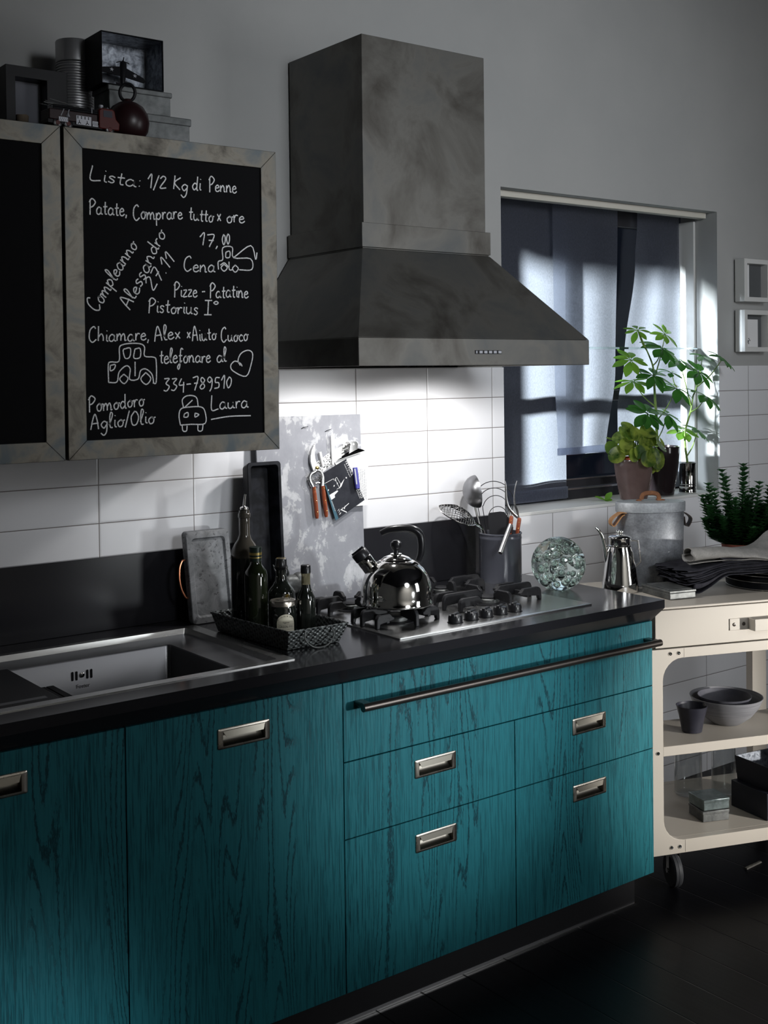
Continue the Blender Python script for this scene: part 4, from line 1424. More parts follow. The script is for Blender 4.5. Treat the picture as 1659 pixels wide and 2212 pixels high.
tube(b, smooth_pts([V(x, y, ZW + .053) for x, y in to], 1, True), .0028, 8, True)
obj('rim_wire', b, MT['woven'], t)
for (xa, xb, y0_) in ((.572, .655, -.592),):
    b = newbm()
    P = [V(xa, y0_, ZW + .050), V(xa - .004, y0_ - .006, ZW + .030), V(xa + .015, y0_ - .010, ZW + .010), V((xa + xb) / 2, y0_ - .011, ZW + .004), V(xb - .015, y0_ - .010, ZW + .010), V(xb + .004, y0_ - .006, ZW + .030), V(xb, y0_, ZW + .050)]
    tube(b, smooth_pts(P, 6), .0022, 8)
    obj('handle', b, MT['tindark'], t)
BZ = ZW + .0045


def at(x, y, z):
    return Matrix.Translation((x, y, z))


t = thing('wine_bottle', 'tall dark wine bottle with steel pourer, tallest in the basket', 'bottle', (.569, -.29, BZ))
c = at(.569, -.29, BZ)
b = newbm()
lathe(b, [(.034, 0), (.0395, .004), (.0405, .012), (.0405, .208)], 36, c)
obj('glass_body', b, MT['oil'], t)
b = newbm()
lathe(b, [(.0405, .2083), (.0403, .213), (.038, .226), (.030, .244), (.0195, .258), (.0155, .272), (.0150, .318), (.0172, .320), (.0172, .330), (.0150, .3325), (.0148, .340)], 36, c)
obj('neck', b, MT['bottleneck'], t, label='smoky glass neck above the liquid')
b = newbm()
lathe(b, [(.0105, .3402), (.0125, .343), (.0120, .348), (.0045, .351), (.0042, .3525)], 20, c)
p = obj('pourer', b, MT['chrome'], t)
b = newbm()
tube(b, [V(.569, -.29, BZ + .350), V(.570, -.2905, BZ + .366), V(.5725, -.292, BZ + .385)], [.0042, .0038, .0030], 12)
obj('spout', b, MT['chrome'], p)
t = thing('oil_bottle', 'dark green oil bottle with gold lettered cap in front of wine bottle', 'bottle', (.556, -.37, BZ))
c = at(.556, -.37, BZ)
b = newbm()
lathe(b, [(.028, 0), (.0315, .004), (.0320, .012), (.0320, .165), (.0300, .178), (.022, .190), (.0165, .198), (.0155, .206)], 32, c)
obj('glass_body', b, MT['greenglass'], t)
b = newbm()
lathe(b, [(.0168, .2065), (.0168, .240), (.0178, .2405), (.0178, .2455), (.0150, .2465)], 28, c)
cp = obj('cap', b, mat('dark_green_foil', (.012, .022, .016), .3, .2), t)
b = newbm()
lathe(b, [(.0171, .216), (.0171, .218), (.0171, .2185)], 28, c, False, False)
for i in range(26):
    a = 2 * PI * i / 26
    box(b, -.0012, .0012, -.0003, .0003, .224, .231, c @ Matrix.Rotation(a, 4, 'Z') @ at(0, -.0170, 0))
obj('gold_print', b, MT['gold'], cp)
t = thing('vinegar_bottle', 'squat shouldered dark bottle with gold crest behind the jam jar', 'bottle', (.645, -.36, BZ))
c = at(.645, -.36, BZ)
b = newbm()
lathe(b, [(.034, 0), (.0375, .004), (.0380, .012), (.0375, .108), (.0350, .116), (.024, .130), (.0165, .142), (.0150, .158), (.0150, .172)], 34, c)
obj('glass_body', b, MT['oil'], t)
b = newbm()
lathe(b, [(.0165, .172), (.0205, .180), (.0165, .186), (.0158, .202), (.0140, .204), (0, .2042)], 28, c)
cp = obj('cap', b, MT['blackplastic'], t)
b = newbm()
lathe(b, [(.0135, .2044), (.010, .2046)], 24, c, False, False)
obj('gold_ring', b, MT['gold'], cp)
th0 = math.atan2(-.8, -.45)


def curved(b, txt, size, c, r, z, a0, spacing=1.0):
    tb = text_bm(txt, size, spacing)
    for v in tb.verts:
        a = a0 + v.co.x / r
        v.co = V(c[0] + r * math.cos(a), c[1] + r * math.sin(a), z + v.co.y)
    merge(b, tb)


CAM_A = lambda x, y: math.atan2(CAM.y - y, CAM.x - x)
b = newbm()
a0 = CAM_A(.645, -.36) + .45
rC = .0379
ringp = [V(.645 + rC * math.cos(a0 + .0075 / rC * math.cos(k)), -.36 + rC * math.sin(a0 + .0075 / rC * math.cos(k)), BZ + .1000 + .0065 * math.sin(k)) for k in [2 * PI * i / 24 for i in range(24)]]
tube(b, ringp, .0009, 5, True)
for k in range(5):
    z = BZ + .0965 + k * .0018
    w = .004
    tube(b, [V(.645 + rC * math.cos(a0 + s * w / rC), -.36 + rC * math.sin(a0 + s * w / rC), z + .001 * math.sin(s * 9 + k)) for s in (-1, -.5, 0, .5, 1)], .0007, 4)
obj('gold_crest', b, MT['gold'], t)
t = thing('jam_jar', 'jam jar with silver lid and cream label reading GREEN FIG', 'jar', (.5993, -.44, BZ))
c = at(.5993, -.44, BZ)
b = newbm()
lathe(b, [(.031, 0), (.0355, .004), (.0360, .010), (.0360, .070), (.0345, .080), (.0330, .084), (.0330, .090)], 36, c)
obj('glass_body', b, MT['oil'], t)
b = newbm()
lathe(b, [(.0335, .0885), (.0362, .0895), (.0362, .1010), (.0345, .1035), (.0300, .1037), (.0285, .1028), (.014, .1028), (.0125, .1034), (0, .1034)], 36, c)
obj('lid', b, MT['pull'], t, label='silver metal lid')
a0 = CAM_A(.5993, -.44) + .22
rL = .0363
b = newbm()
NA = 24
cols = []
for i in range(NA + 1):
    u = -1 + 2 * i / NA
    a = a0 + u * .72
    top = .046 + .024 * math.sqrt(max(0, 1 - u * u))
    cols.append([b.verts.new((.5993 + rL * math.cos(a), -.44 + rL * math.sin(a), BZ + h)) for h in (.016, top)])
for p_, q_ in zip(cols, cols[1:]):
    b.faces.new((p_[0], q_[0], q_[1], p_[1]))
lb = obj('label_paper', b, MT['label'], t, label='cream paper label with black lettering')
b = newbm()
curved(b, 'GREEN FIG', .0088, (.5993, -.44), rL + .0003, BZ + .0355, a0, 1.0)
curved(b, 'Tiptree', .0068, (.5993, -.44), rL + .0003, BZ + .0470, a0, .95)
for k, ch in enumerate('WILKIN & SONS'):
    u = (k - 6) / 6 * .84
    if ch == ' ':
        continue
    tb = text_bm(ch, .0056)
    tb.transform(Matrix.Rotation(-u * 1.05, 4, 'Z'))
    zc = .042 + .0225 * math.sqrt(max(0, 1 - u * u))
    for v in tb.verts:
        a = a0 + (u * .72 * rL + v.co.x) / rL
        v.co = V(.5993 + (rL + .0003) * math.cos(a), -.44 + (rL + .0003) * math.sin(a), BZ + zc + v.co.y)
    merge(b, tb)
for z in (.0415, .0285):
    ring_ = [V(.5993 + (rL + .0002) * math.cos(a0 + s * .62), -.44 + (rL + .0002) * math.sin(a0 + s * .62), BZ + z) for s in [-1 + i / 10 for i in range(21)]]
    tube(b, ring_, .0003, 4)
obj('print', b, MT['ink'], lb, fin=False)
t = thing('sauce_bottle', 'slim dark sauce bottle with black cap at the right of the basket', 'bottle', (.662, -.46, BZ))
c = at(.662, -.46, BZ)
b = newbm()
lathe(b, [(.022, 0), (.0252, .003), (.0258, .010), (.0258, .098), (.0240, .108), (.0185, .120), (.0140, .132), (.0126, .142)], 30, c)
obj('glass_body', b, MT['oil'], t)
b = newbm()
lathe(b, [(.0126, .1422), (.0122, .155), (.0120, .168), (.0132, .170), (.0132, .173)], 26, c)
obj('neck', b, mat('straw_glass', (.30, .27, .17), .06, 0, .5, .55, 1.45), t, label='clear straw coloured glass neck')
b = newbm()
lathe(b, [(.0140, .1732), (.0140, .188), (.0132, .190), (.0138, .1905), (.0138, .194), (.011, .196), (0, .1962)], 28, c)
obj('cap', b, MT['blackplastic'], t)

# ================================================================== kettle (its axis lies across the view)
KX, KY, KZ = .969, -.472, ZH + .0475
KR = -R(37)
t = thing('whistling_kettle', 'polished steel whistling kettle with black handle on the left front burner', 'kettle', (KX, KY, KZ), KR)
b = newbm()
lathe(b, [(.092, .0005), (.103, .002), (.1065, .006), (.1065, .010), (.1045, .013), (.1040, .030), (.1035, .050), (.100, .070), (.092, .090), (.079, .108), (.064, .121), (.052, .128), (.047, .130)], 56)
obj('body', b, MT['chrome'], t, local=True, sharp=60)
b = newbm()
lathe(b, [(.0465, .1302), (.045, .1325), (.036, .139), (.022, .144), (.016, .1455), (.0165, .149), (.009, .1505)], 40)
ld = obj('lid', b, MT['chrome'], t, local=True, sharp=60)
b = newbm()
lathe(b, [(.008, .1502), (.008, .158), (.013, .164), (.0165, .172), (.0155, .181), (.009, .187), (0, .1885)], 24)
obj('lid_knob', b, MT['blackplastic'], ld, local=True)
# spout: up and to the left
ang = R(-38)
ms = Matrix.Translation((-.066, 0, .098)) @ Matrix.Rotation(ang, 4, 'Y')
b = newbm()
lathe(b, [(.025, .0), (.023, .028), (.0235, .030), (.0235, .046), (.022, .048)], 28, ms)
sp_ = obj('spout', b, MT['chrome'], t, local=True)
b = newbm()
lathe(b, [(.0238, .0482), (.0242, .052), (.0242, .070), (.0222, .073), (0, .0735)], 28, ms)
box(b, -.020, .020, -.0025, .0025, .0735, .0785, ms)
obj('whistle', b, MT['blackplastic'], sp_, local=True)
b = newbm()
P = smooth_pts([V(.064, 0, .128), V(.072, 0, .150), V(.074, 0, .180), (.068, 0, .205), V(.048, 0, .219), V(.015, 0, .222), V(-.018, 0, .219), V(-.044, 0, .208)], 5)
n_ = len(P)
tube(b, P, [.010 + .004 * math.sin(PI * i / (n_ - 1)) for i in range(n_)], 14, flat=.85)
obj('handle', b, MT['blackplastic'], t, local=True)

# ================================================================== utensil pot and utensils
UX, UY = 1.662, -.165
t = thing('utensil_pot', 'slate blue enamel pot full of utensils near the end of the worktop', 'pot', (UX, UY, ZW))
c = at(UX, UY, ZW)
b = newbm()
lathe(b, [(.070, .0005), (.073, .003), (.0735, .010), (.0735, .150), (.0745, .152), (.0745, .157), (.0735, .159), (.0735, .166), (.0752, .168), (.0752, .1715), (.0735, .173), (.0705, .173), (.0695, .168), (.0695, .010), (0, .008)], 48, c)
obj('enamel_body', b, MT['enamel'], t)
# camera-right and camera-depth directions near the pot
ER = V(math.cos(yaw), -math.sin(yaw), 0)
EB = V(math.sin(yaw), math.cos(yaw), 0)
U0 = V(UX, UY, ZW)


def UP(r, h, d=0.0):
    """r to the right across the view, h above the worktop, d away from the viewer"""
    return U0 + ER * r + EB * d + V(0, 0, h)


t = thing('ladle', 'steel ladle, its round bowl leaning towards the tiles above utensil pot', 'ladle', UP(-.02, .02, .03))
b = newbm()
ax = (ER * .93 + V(0, 0, .12) + EB * .2).normalized()
ml = Matrix.Translation(UP(-.118, .305, .035)) @ ax.to_track_quat('Z', 'Y').to_matrix().to_4x4()
prof = [(.058 * math.sin(a), .044 - .050 * math.cos(a)) for a in [PI / 2 * i / 10 for i in range(11)]]
prof2 = [(.0565 * math.sin(a), .0445 - .0475 * math.cos(a)) for a in [PI / 2 * i / 10 for i in range(10, -1, -1)]]
lathe(b, prof + prof2, 36, ml)
obj('bowl', b, MT['brushed'], t)
b = newbm()
tube(b, smooth_pts([UP(-.085, .262, .035), UP(-.070, .20, .035), UP(-.045, .10, .03), UP(-.03, .012, .02)], 5), .004, 8)
obj('handle', b, MT['steel'], t)

t = thing('spider_skimmer', 'wire mesh skimmer drooping left out of the utensil pot', 'skimmer', UP(-.03, .02, .0))
b = newbm()
c0 = UP(-.150, .235, -.02)
e1 = (ER * .80 - V(0, 0, .36) + EB * .1).normalized()
e2 = (EB * .95 + V(0, 0, .25)).normalized()
e3 = e1.cross(e2) * -1
if e3.z < 0:
    e3 = -e3
RS = .062


def SK(a, q, sgn=1):
    r2 = min(1, a * a + q * q)
    return c0 + e1 * (a * RS * 1.15) + e2 * (q * RS) + e3 * (.030 * (1 - r2))


tube(b, [SK(math.cos(k), math.sin(k)) for k in [2 * PI * i / 40 for i in range(40)]], .0022, 6, True)
for k in range(-7, 8):
    u = k / 8
    w = math.sqrt(max(0, 1 - u * u))
    tube(b, [SK(u + .35 * (j / 12 - .5) * 0, -w + 2 * w * j / 12) for j in range(13)], .0009, 4)
    tube(b, [SK(-w + 2 * w * j / 12, u) for j in range(13)], .0009, 4)
for k in range(10):
    a0_ = 2 * PI * k / 10
    tube(b, [SK((.15 + .8 * j / 8) * math.cos(a0_ + j * .12), (.15 + .8 * j / 8) * math.sin(a0_ + j * .12)) for j in range(9)], .0009, 4)
obj('mesh_bowl', b, MT['chrome'], t)
b = newbm()
for k in range(5):
    s = (k - 2) / 2
    tube(b, smooth_pts([SK(.93, s * .34), c0 + e1 * (RS * 1.6) + e2 * (s * .012) - V(0, 0, .012), UP(-.045, .13, -.01 + s * .004), UP(-.03, .03, .0 + s * .002)], 4), .0016, 5)
obj('neck_wires', b, MT['chrome'], t)

t = thing('wire_whisk', 'flat whisk of four black wire loops standing in the utensil pot', 'whisk', UP(.0, .02, .03))
for k, (w, h0, dx) in enumerate(((.070, .345, 0), (.058, .322, 0), (.045, .296, .003), (.032, .258, .008))):
    b = newbm()
    lean = -.018
    P = []
    for i in range(25):
        a = PI * i / 24
        r_, hh = -math.cos(a) * w, math.sin(a)
        P.append(UP(lean + dx + r_ + .002 * k, h0 - w * 1.05 + hh * w * 1.05, .045 - .004 * k))
    foot = [UP(-.022, .02, .02), UP(lean + dx - w * .55, .14, .035)]
    foot2 = [UP(lean + dx + w * .62, .14, .035), UP(.0, .02, .02)]
    tube(b, smooth_pts([foot[0], foot[1]] + P[::2] + [foot2[0], foot2[1]], 3), .0014, 6)
    obj('loop', b, MT['blackplastic'], t)

t = thing('spatula', 'broad black spatula blade leaning in the utensil pot', 'spatula', UP(.005, .02, -.02))
b = newbm()
P = [(-.038, .155), (-.042, .232), (-.036, .241), (.0, .245), (.014, .243), (.030, .222), (.044, .190), (.040, .155)]
loft(b, [[UP(x, z, -.022 + k + (z - .155) * .15) for x, z in P] for k in (0, .0025)])
obj('blade', b, MT['blackplastic'], t, bevel=.0006)
b = newbm(); tube(b, [UP(.0, .16, -.019), UP(-.004, .02, -.01)], .005, 8)
obj('shaft', b, MT['blackplastic'], t)

t = thing('tube_handle', 'round steel tube handle sticking forward over the rim of utensil pot', 'handle', UP(.0, .12, -.06))
b = newbm()
tube(b, [UP(.030, .205, -.062), UP(-.012, .118, -.122)], .0085, 18)
p = obj('tube', b, MT['steel'], t)
b = newbm()
tube(b, [UP(-.0118, .1185, -.1218), UP(-.0125, .117, -.1228)], .0066, 16)
obj('bore', b, MT['black'], p)
b = newbm(); tube(b, smooth_pts([UP(.030, .205, -.062), UP(.034, .190, -.04), UP(.02, .10, -.01), UP(.01, .02, 0)], 4), .004, 8)
obj('shaft', b, MT['steel'], p)

t = thing('carving_fork', 'two pronged steel serving fork standing in the utensil pot', 'fork', UP(.02, .02, .02))
b = newbm()
for P in ([(.062, .223), (.044, .240), (.028, .262), (.022, .292), (.021, .330), (.0185, .350)], [(.062, .223), (.060, .245), (.052, .268), (.050, .296), (.054, .328), (.060, .350)]):
    q = smooth_pts([UP(x, z, .0) for x, z in P], 4)
    n_ = len(q)
    tube(b, q, [.0062 - .0048 * (i / (n_ - 1)) ** 1.5 for i in range(n_)], 8, flat=.4)
obj('tines', b, MT['steel'], t)
b = newbm()
tube(b, smooth_pts([UP(.062, .226, .0), UP(.066, .205, .0), UP(.060, .15, .0), UP(.045, .02, .01)], 4), [.006] * 13, 8, flat=.5)
obj('shaft', b, MT['steel'], t)

for (xa, za, xb, zb2, d, lab) in ((.062, .232, .058, .150, -.030, 'steak knife with red wooden handle upright in the pot, left of the other'), (.092, .222, .086, .150, -.006, 'steak knife with red wooden handle at the right rim of the pot')):
    # the handles stand up out of the pot, blades inside
    t = thing('steak_knife', lab, 'knife', UP(xa * .5, .02, d), group='steak knives in the utensil pot')
    xa -= .026; xb -= .030
    b = newbm()
    q = [UP(xb - .004, .135, d), UP(xb, zb2, d), UP((xa + xb) / 2, (za + zb2) / 2, d), UP(xa, za - .006, d), UP(xa + .001, za, d)]
    tube(b, q, [.0068, .0075, .0080, .0085, .0060], 10, flat=.7)
    h = obj('handle', b, MT['wood'], t)
    for k in (.2, .55, .85):
        b = newbm()
        pz = q[1].lerp(q[3], k)
        sphere(b, pz - EB * .0062, .0022, 8, 6)
        obj('rivet', b, MT['brass'], h)
    b = newbm()
    tube(b, [UP(xb - .004, .136, d), UP(xb * .6, .02, d * .4)], [.006, .004], 8, flat=.3)
    obj('blade', b, MT['steel'], t)

# ================================================================== glass ball with trapped bubbles
GX, GY, GR_ = 1.712, -.395, .0905
t = thing('glass_ball', 'heavy clear glass ball full of air bubbles on the worktop', 'glass ball', (GX, GY, ZW))
b = newbm()
GC = V(GX, GY, ZW + GR_ - .006)
prof = []
for i in range(33):
    a = -PI / 2 + PI * i / 32
    z = GR_ * math.sin(a)
    if z < -(GR_ - .006):
        continue
    prof.append((GR_ * math.cos(a), z))
prof = [(math.sqrt(GR_ ** 2 - (GR_ - .0062) ** 2), -(GR_ - .0062))] + prof
prof[-1] = (0, GR_)
lathe(b, prof, 56, Matrix.Translation(GC), True, False)
obj('ball', b, MT['gglass'], t, sharp=60)
b = newbm()
sphere(b, V(0, 0, 0), 1.0, 18, 12)
finish(b)
bmesh.ops.reverse_faces(b, faces=b.faces[:])
me = bpy.data.meshes.new('air_bubble')
b.to_mesh(me); b.free()
me.materials.append(MT['glass2'] if 'glass2' in MT else MT['gglass'])
rb = random.Random(11)
placed = []
tries = 0
while len(placed) < 64 and tries < 60000:
    tries += 1
    r = rb.uniform(.0095, .0150) if len(placed) < 44 else rb.uniform(.006, .009)
    p = V(rb.uniform(-1, 1), rb.uniform(-1, 1), rb.uniform(-1, 1)) * GR_
    if p.length > GR_ * .94 - r or p.z < -GR_ * .55:
        continue
    if any((p - q).length < (r + s) * .96 + .0002 for q, s in placed):
        continue
    placed.append((p, r))
for p, r in placed:
    o = bpy.data.objects.new('air_bubble', me)
    COL.objects.link(o)
    o.parent = t
    o.location = GC + p - V(GX, GY, ZW)
    o.scale = (r, r, r * rb.uniform(.92, 1.08))

# ================================================================== things on top of the wall cabinets
ZC = 2.3132
t = thing('storage_box', 'grey lidded metal box at the bottom of the stack on the wall cabinet', 'box', (.29, -.25, ZC), group='lidded metal boxes on the wall cabinet')


def lidded(t, x0, x1, y0, y1, z0, z1, lid, m, over=.004):
    b = newbm(); box(b, x0, x1, y0, y1, z0, z1 - .002)
    obj('box_body', b, m, t, bevel=.002)
    b = newbm(); box(b, x0 - over, x1 + over, y0 - over, y1 + over, z1 - lid, z1)
    obj('lid', b, m, t, bevel=.0025)


lidded(t, .150, .4085, -.300, -.195, ZC + .0005, 2.4065, .020, MT['zinc'])
t = thing('storage_box', 'smaller grey lidded metal box in the middle of the stack on the wall cabinet', 'box', (.265, -.25, 2.407), group='lidded metal boxes on the wall cabinet')
lidded(t, .177, .3535, -.297, -.200, 2.407, 2.4705, .014, MT['zinc'])
t = thing('display_box', 'dark open-fronted metal box on top of the stack, holding a toy plane', 'box', (.243, -.24, 2.471))
x0, x1, y0, y1, z0, z1 = .156, .3335, -.300, -.195, 2.4712, 2.6075
b = newbm()
th = .0025
I = [(x0 + th, z0 + th), (x1 - th, z0 + th), (x1 - th, z1 - th), (x0 + th, z1 - th)]
O = [(x0, z0), (x1, z0), (x1, z1), (x0, z1)]
loft(b, [[V(x, y1, z) for x, z in O], [V(x, y0, z) for x, z in O], [V(x, y0, z) for x, z in I], [V(x, y1 - th, z) for x, z in I]])
obj('shell', b, MT['pan'], t, bevel=.001)
b = newbm()
loft(b, [[V(x, y, z) for x, z in I] for y in (y0 + .004, y1 - th - .0006)], False, True)
b.transform(Matrix.Translation((0, 0, 0)))
sh = .0006
bmesh.ops.scale(b, vec=(.992, 1, .990), space=Matrix.Translation((-(x0 + x1) / 2, 0, -(z0 + z1) / 2)), verts=b.verts[:])
obj('zinc_lining', b, MT['tinside'], t)
# toy plane, nose up, leaning in the box
t = thing('toy_plane', 'small black toy propeller plane with white stars inside the open box', 'toy plane', (.235, -.26, 2.474))
PM = Matrix.Translation((.232, -.262, 2.4745)) @ Matrix.Rotation(R(-14), 4, 'X') @ Matrix.Rotation(R(8), 4, 'Y')
b = newbm()
lathe(b, [(.0015, 0), (.0055, .012), (.0085, .040), (.0095, .062), (.0090, .074), (.0060, .078), (0, .080)], 18, PM)
obj('fuselage', b, MT['blackplastic'], t)
b = newbm()
for s in (-1, 1):
    loft(b, [[PM @ V(s * a, y, z) for a, z in ((.006, .062), (.058, .046), (.064, .038), (.060, .032), (.006, .034))] for y in (-.002, .001)])
wg = obj('wing', b, MT['blackplastic'], t)
b = newbm()
for s in (-1, 1):
    cx_, cz_ = s * .033, .045
    P = []
    for i in range(10):
        a = PI / 2 + i * PI / 5
        r_ = .0062 if i % 2 == 0 else .0026
        P.append((cx_ + r_ * math.cos(a), cz_ + r_ * math.sin(a)))
    loft(b, [[PM @ V(a, y, z) for a, z in P] for y in (-.0032, -.0022)])
obj('star_emblem', b, MT['silver'], wg)
b = newbm()
loft(b, [[PM @ V(a, y, z) for a, z in ((-.020, .012), (.020, .012), (.018, .004), (-.018, .004))] for y in (-.001, .001)])
loft(b, [[PM @ V(k, -.004 - y, z) for y, z in ((0, .012), (.014, .008), (.014, .002), (0, .001))] for k in (-.001, .001)])
obj('tail', b, MT['blackplastic'], t)
b = newbm()
for a in (R(12), R(132), R(252)):
    box(b, 0, .020, -.0012, .0012, .0800, .0812, PM @ Matrix.Rotation(a, 4, 'Z'))
lathe(b, [(.003, .079), (.002, .083), (0, .084)], 10, PM)
obj('propeller', b, MT['blackplastic'], t)

# kettlebell
t = thing('iron_weight', 'round black iron weight with ring handle at the front of the wall cabinet top', 'weight', (.192, -.375, ZC))
b = newbm()
lathe(b, [(.026, .0004), (.040, .006), (.051, .022), (.0545, .044), (.051, .066), (.040, .084), (.024, .095), (.012, .098), (.010, .105), (0, .106)], 36, at(.192, -.375, ZC))
obj('ball', b, MT['darkred'], t)
b = newbm()
rc = V(.192, -.375, ZC + .122)
tube(b, [rc + ER * (.0195 * math.cos(a)) + V(0, 0, .0225 * math.sin(a)) for a in [2 * PI * i / 32 for i in range(32)]], .0042, 10, True)
obj('ring_handle', b, MT['iron'], t)

# coiled aluminium duct
t = thing('coil_duct', 'tall ribbed silver metal duct can standing behind the toy truck', 'duct', (.149, -.140, ZC))
b = newbm()
prof = []
z = 0.0005
while z < .232:
    prof += [(.0445, z), (.0490, z + .0022), (.0490, z + .0042), (.0445, z + .0064)]
    z += .0072
prof[0] = (.0445, .0005)
lathe(b, prof, 40, at(.149, -.140, ZC), True, True)
obj('ribs', b, MT['duct'], t, sharp=25)
b = newbm()
lathe(b, [(.0480, .2385), (.0492, .240), (.0492, .294), (.0475, .297), (.044, .298), (.042, .293), (0, .293)], 40, at(.149, -.140, ZC))
obj('end_cap', b, MT['duct'], t)

# shadow box at the far left
t = thing('shadow_box', 'deep black box frame with pale back at the left photo edge', 'frame', (-.09, -.22, ZC))
x0, x1, y0, y1, z0, z1 = -.235, .083, -.250, -.195, ZC + .0005, 2.4965
b = newbm()
fw = .026
O = [(x0, z0), (x1, z0), (x1, z1), (x0, z1)]
I = [(x0 + fw, z0 + .012), (x1 - fw * 1.8, z0 + .012), (x1 - fw * 1.8, z1 - fw * .95), (x0 + fw, z1 - fw * .95)]
O = [(-.0785, z0), (x1, z0), (x1, z1), (-.0785, z1)]
I = [(-.054, z0 + .012), (x1 - .055, z0 + .012), (x1 - .055, z1 - .028), (-.054, z1 - .028)]
loft(b, [[V(x, y1, z) for x, z in O], [V(x, y0, z) for x, z in O], [V(x, y0, z) for x, z in I], [V(x, y1 - .008, z) for x, z in I]], True, False)
obj('frame', b, MT['black'], t, bevel=.001)
b = newbm(); box(b, -.055, .030, y1 - .0085, y1 - .0065, z0 + .010, z1 - .026)
obj('back_panel', b, mat('blue_grey_card', (.16, .165, .19), .8), t)
t = thing('paper_cup', 'crumpled pale brown paper cup inside the black box frame', 'cup', (-.030, -.228, ZC + .013))
b = newbm()
lathe(b, [(.011, .0002), (.013, .010), (.0155, .030), (.0165, .050), (.015, .0495), (.012, .012), (0, .006)], 14, at(-.030, -.228, ZC + .0132))
for v in b.verts:
    v.co += V(noise.noise(v.co * 90), noise.noise(v.co * 90 + V(5, 1, 2)), noise.noise(v.co * 70 + V(1, 7, 3))) * .002
obj('cup', b, mat('kraft_paper', (.20, .155, .11), .85), t)

# toy fire engine
TX, TY, TZ = .052, -.400, ZC
TR = R(4)
t = thing('toy_fire_engine', 'old toy fire engine with ladder and maroon cab on the wall cabinet', 'toy truck', (TX, TY, TZ), TR)
sgn = 1
b = newbm()
box(b, -.095, .050, -.022, .022, .010, .020)
ch = obj('chassis', b, MT['black'], t, local=True, bevel=.001)
b = newbm()
box(b, -.092, .036, -.024, .024, .0195, .045)
obj('body', b, MT['darkred'], t, local=True, bevel=.002)
b = newbm()
loft(b, [[V(x, y, z) for x, z in ((.040, .012), (.096, .012), (.098, .030), (.088, .040), (.084, .060), (.078, .064), (.046, .064), (.040, .058))] for y in (-.024, .024)])
cb = obj('cab', b, MT['red'], t, local=True, bevel=.003)
b = newbm()
for y in (-.0246, .0238):
    box(b, .052, .076, y, y + .0008, .042, .058)
obj('side_window', b, MT['enamel'], cb, local=True)
b = newbm(); hexa(b, [(.0886, -.018, .042), (.0893, -.018, .042), (.0893, .018, .042), (.0886, .018, .042), (.0856, -.018, .057), (.0863, -.018, .057), (.0863, .018, .057), (.0856, .018, .057)])
obj('windscreen', b, MT['enamel'], cb, local=True)
for x, y in ((.058, 0), (.076, 0)):
    b = newbm(); lathe(b, [(.0035, .0635), (.0035, .070), (.006, .071), (.006, .075), (.003, .077)] if x < .06 else [(.002, .063), (.002, .068), (.0035, .069), (0, .073)], 14, at(x, y, 0))
    obj('beacon', b, MT['silver'], cb, local=True)
for x in (-.070, -.042, .070):
    for y in (-.0235, .0155):
        b = newbm()
        lathe(b, [(.011, 0), (.0125, .001), (.0125, .007), (.011, .008)], 20, Matrix.Translation((x, y + .008, .0130)) @ Matrix.Rotation(PI / 2, 4, 'X'))
        w_ = obj('wheel', b, MT['blackplastic'], t, local=True)
        b = newbm(); lathe(b, [(.006, 0), (.005, .0012), (0, .0015)], 14, Matrix.Translation((x, y - .0001 if y < 0 else y + .0081, .0130)) @ Matrix.Rotation(PI / 2 if y < 0 else -PI / 2, 4, 'X'))
        obj('hub', b, MT['red'], w_, local=True)
for x0_, x1_ in ((-.068, -.044), (-.022, .018), (.021, .036)):
    b = newbm(); box(b, x0_, x1_, -.0252, -.0244, .014 if x0_ > -.05 else .016, .036 if x0_ == -.022 else .027)
    pl = obj('patterned_plate', b, MT['silver'], t, local=True)
    b = newbm()
    if x0_ == -.022:
        for i in range(4):
            for j in range(2):
                lathe(b, [(.0016, 0), (.0016, .0003)], 8, Matrix.Translation((-.018 + i * .0095, -.0253, .0300 + j * .0035)) @ Matrix.Rotation(PI / 2, 4, 'X'))
        for xx in (-.014, .007):
            tube(b, [V(xx, -.0255, .025), V(xx, -.0255, .020), V(xx - .004, -.0255, .016)], .0009, 4)
            tube(b, [V(xx, -.0255, .020), V(xx + .004, -.0255, .017)], .0009, 4)
    else:
        for i in range(5):
            x = x0_ + (x1_ - x0_) * (i + .3) / 5
            tube(b, [V(x, -.0253, .0165), V(x + .003, -.0253, .025)], .0004, 4)
    obj('print', b, MT['ink'], pl, local=True)
b = newbm()
for y in (-.012, .012):
    tube(b, [V(-.100, y, .060), V(.034, y, .052)], .0014, 6)
    tube(b, [V(-.085, y, .070), V(-.010, y, .060), V(.030, y, .054)], .0009, 5)
for i in range(16):
    x = -.098 + i * .0085
    tube(b, [V(x, -.012, .060 - .06 * (i * .0085) * .4), V(x, .012, .060 - .06 * (i * .0085) * .4)], .0008, 4)
obj('ladder', b, MT['tindark'], t, local=True)
b = newbm()
for y, z in ((-.021, .049), (-.021, .054)):
    tube(b, [V(-.080, y, z), V(.036, y, z)], .0028, 8)
obj('hose', b, MT['black'], t, local=True)
b = newbm()
for x in (-.062, -.048, .020):
    tube(b, [V(x, -.024, .030), V(x + .008, -.024, .047)] if x < -.03 else [V(x, -.0245, .046), V(x, -.0245, .058)], .0013, 6)
lathe(b, [(.005, .028), (.0025, .034), (.001, .040), (0, .041)], 12, at(-.044, -.026, 0))
obj('fittings', b, MT['silver'], t, local=True)

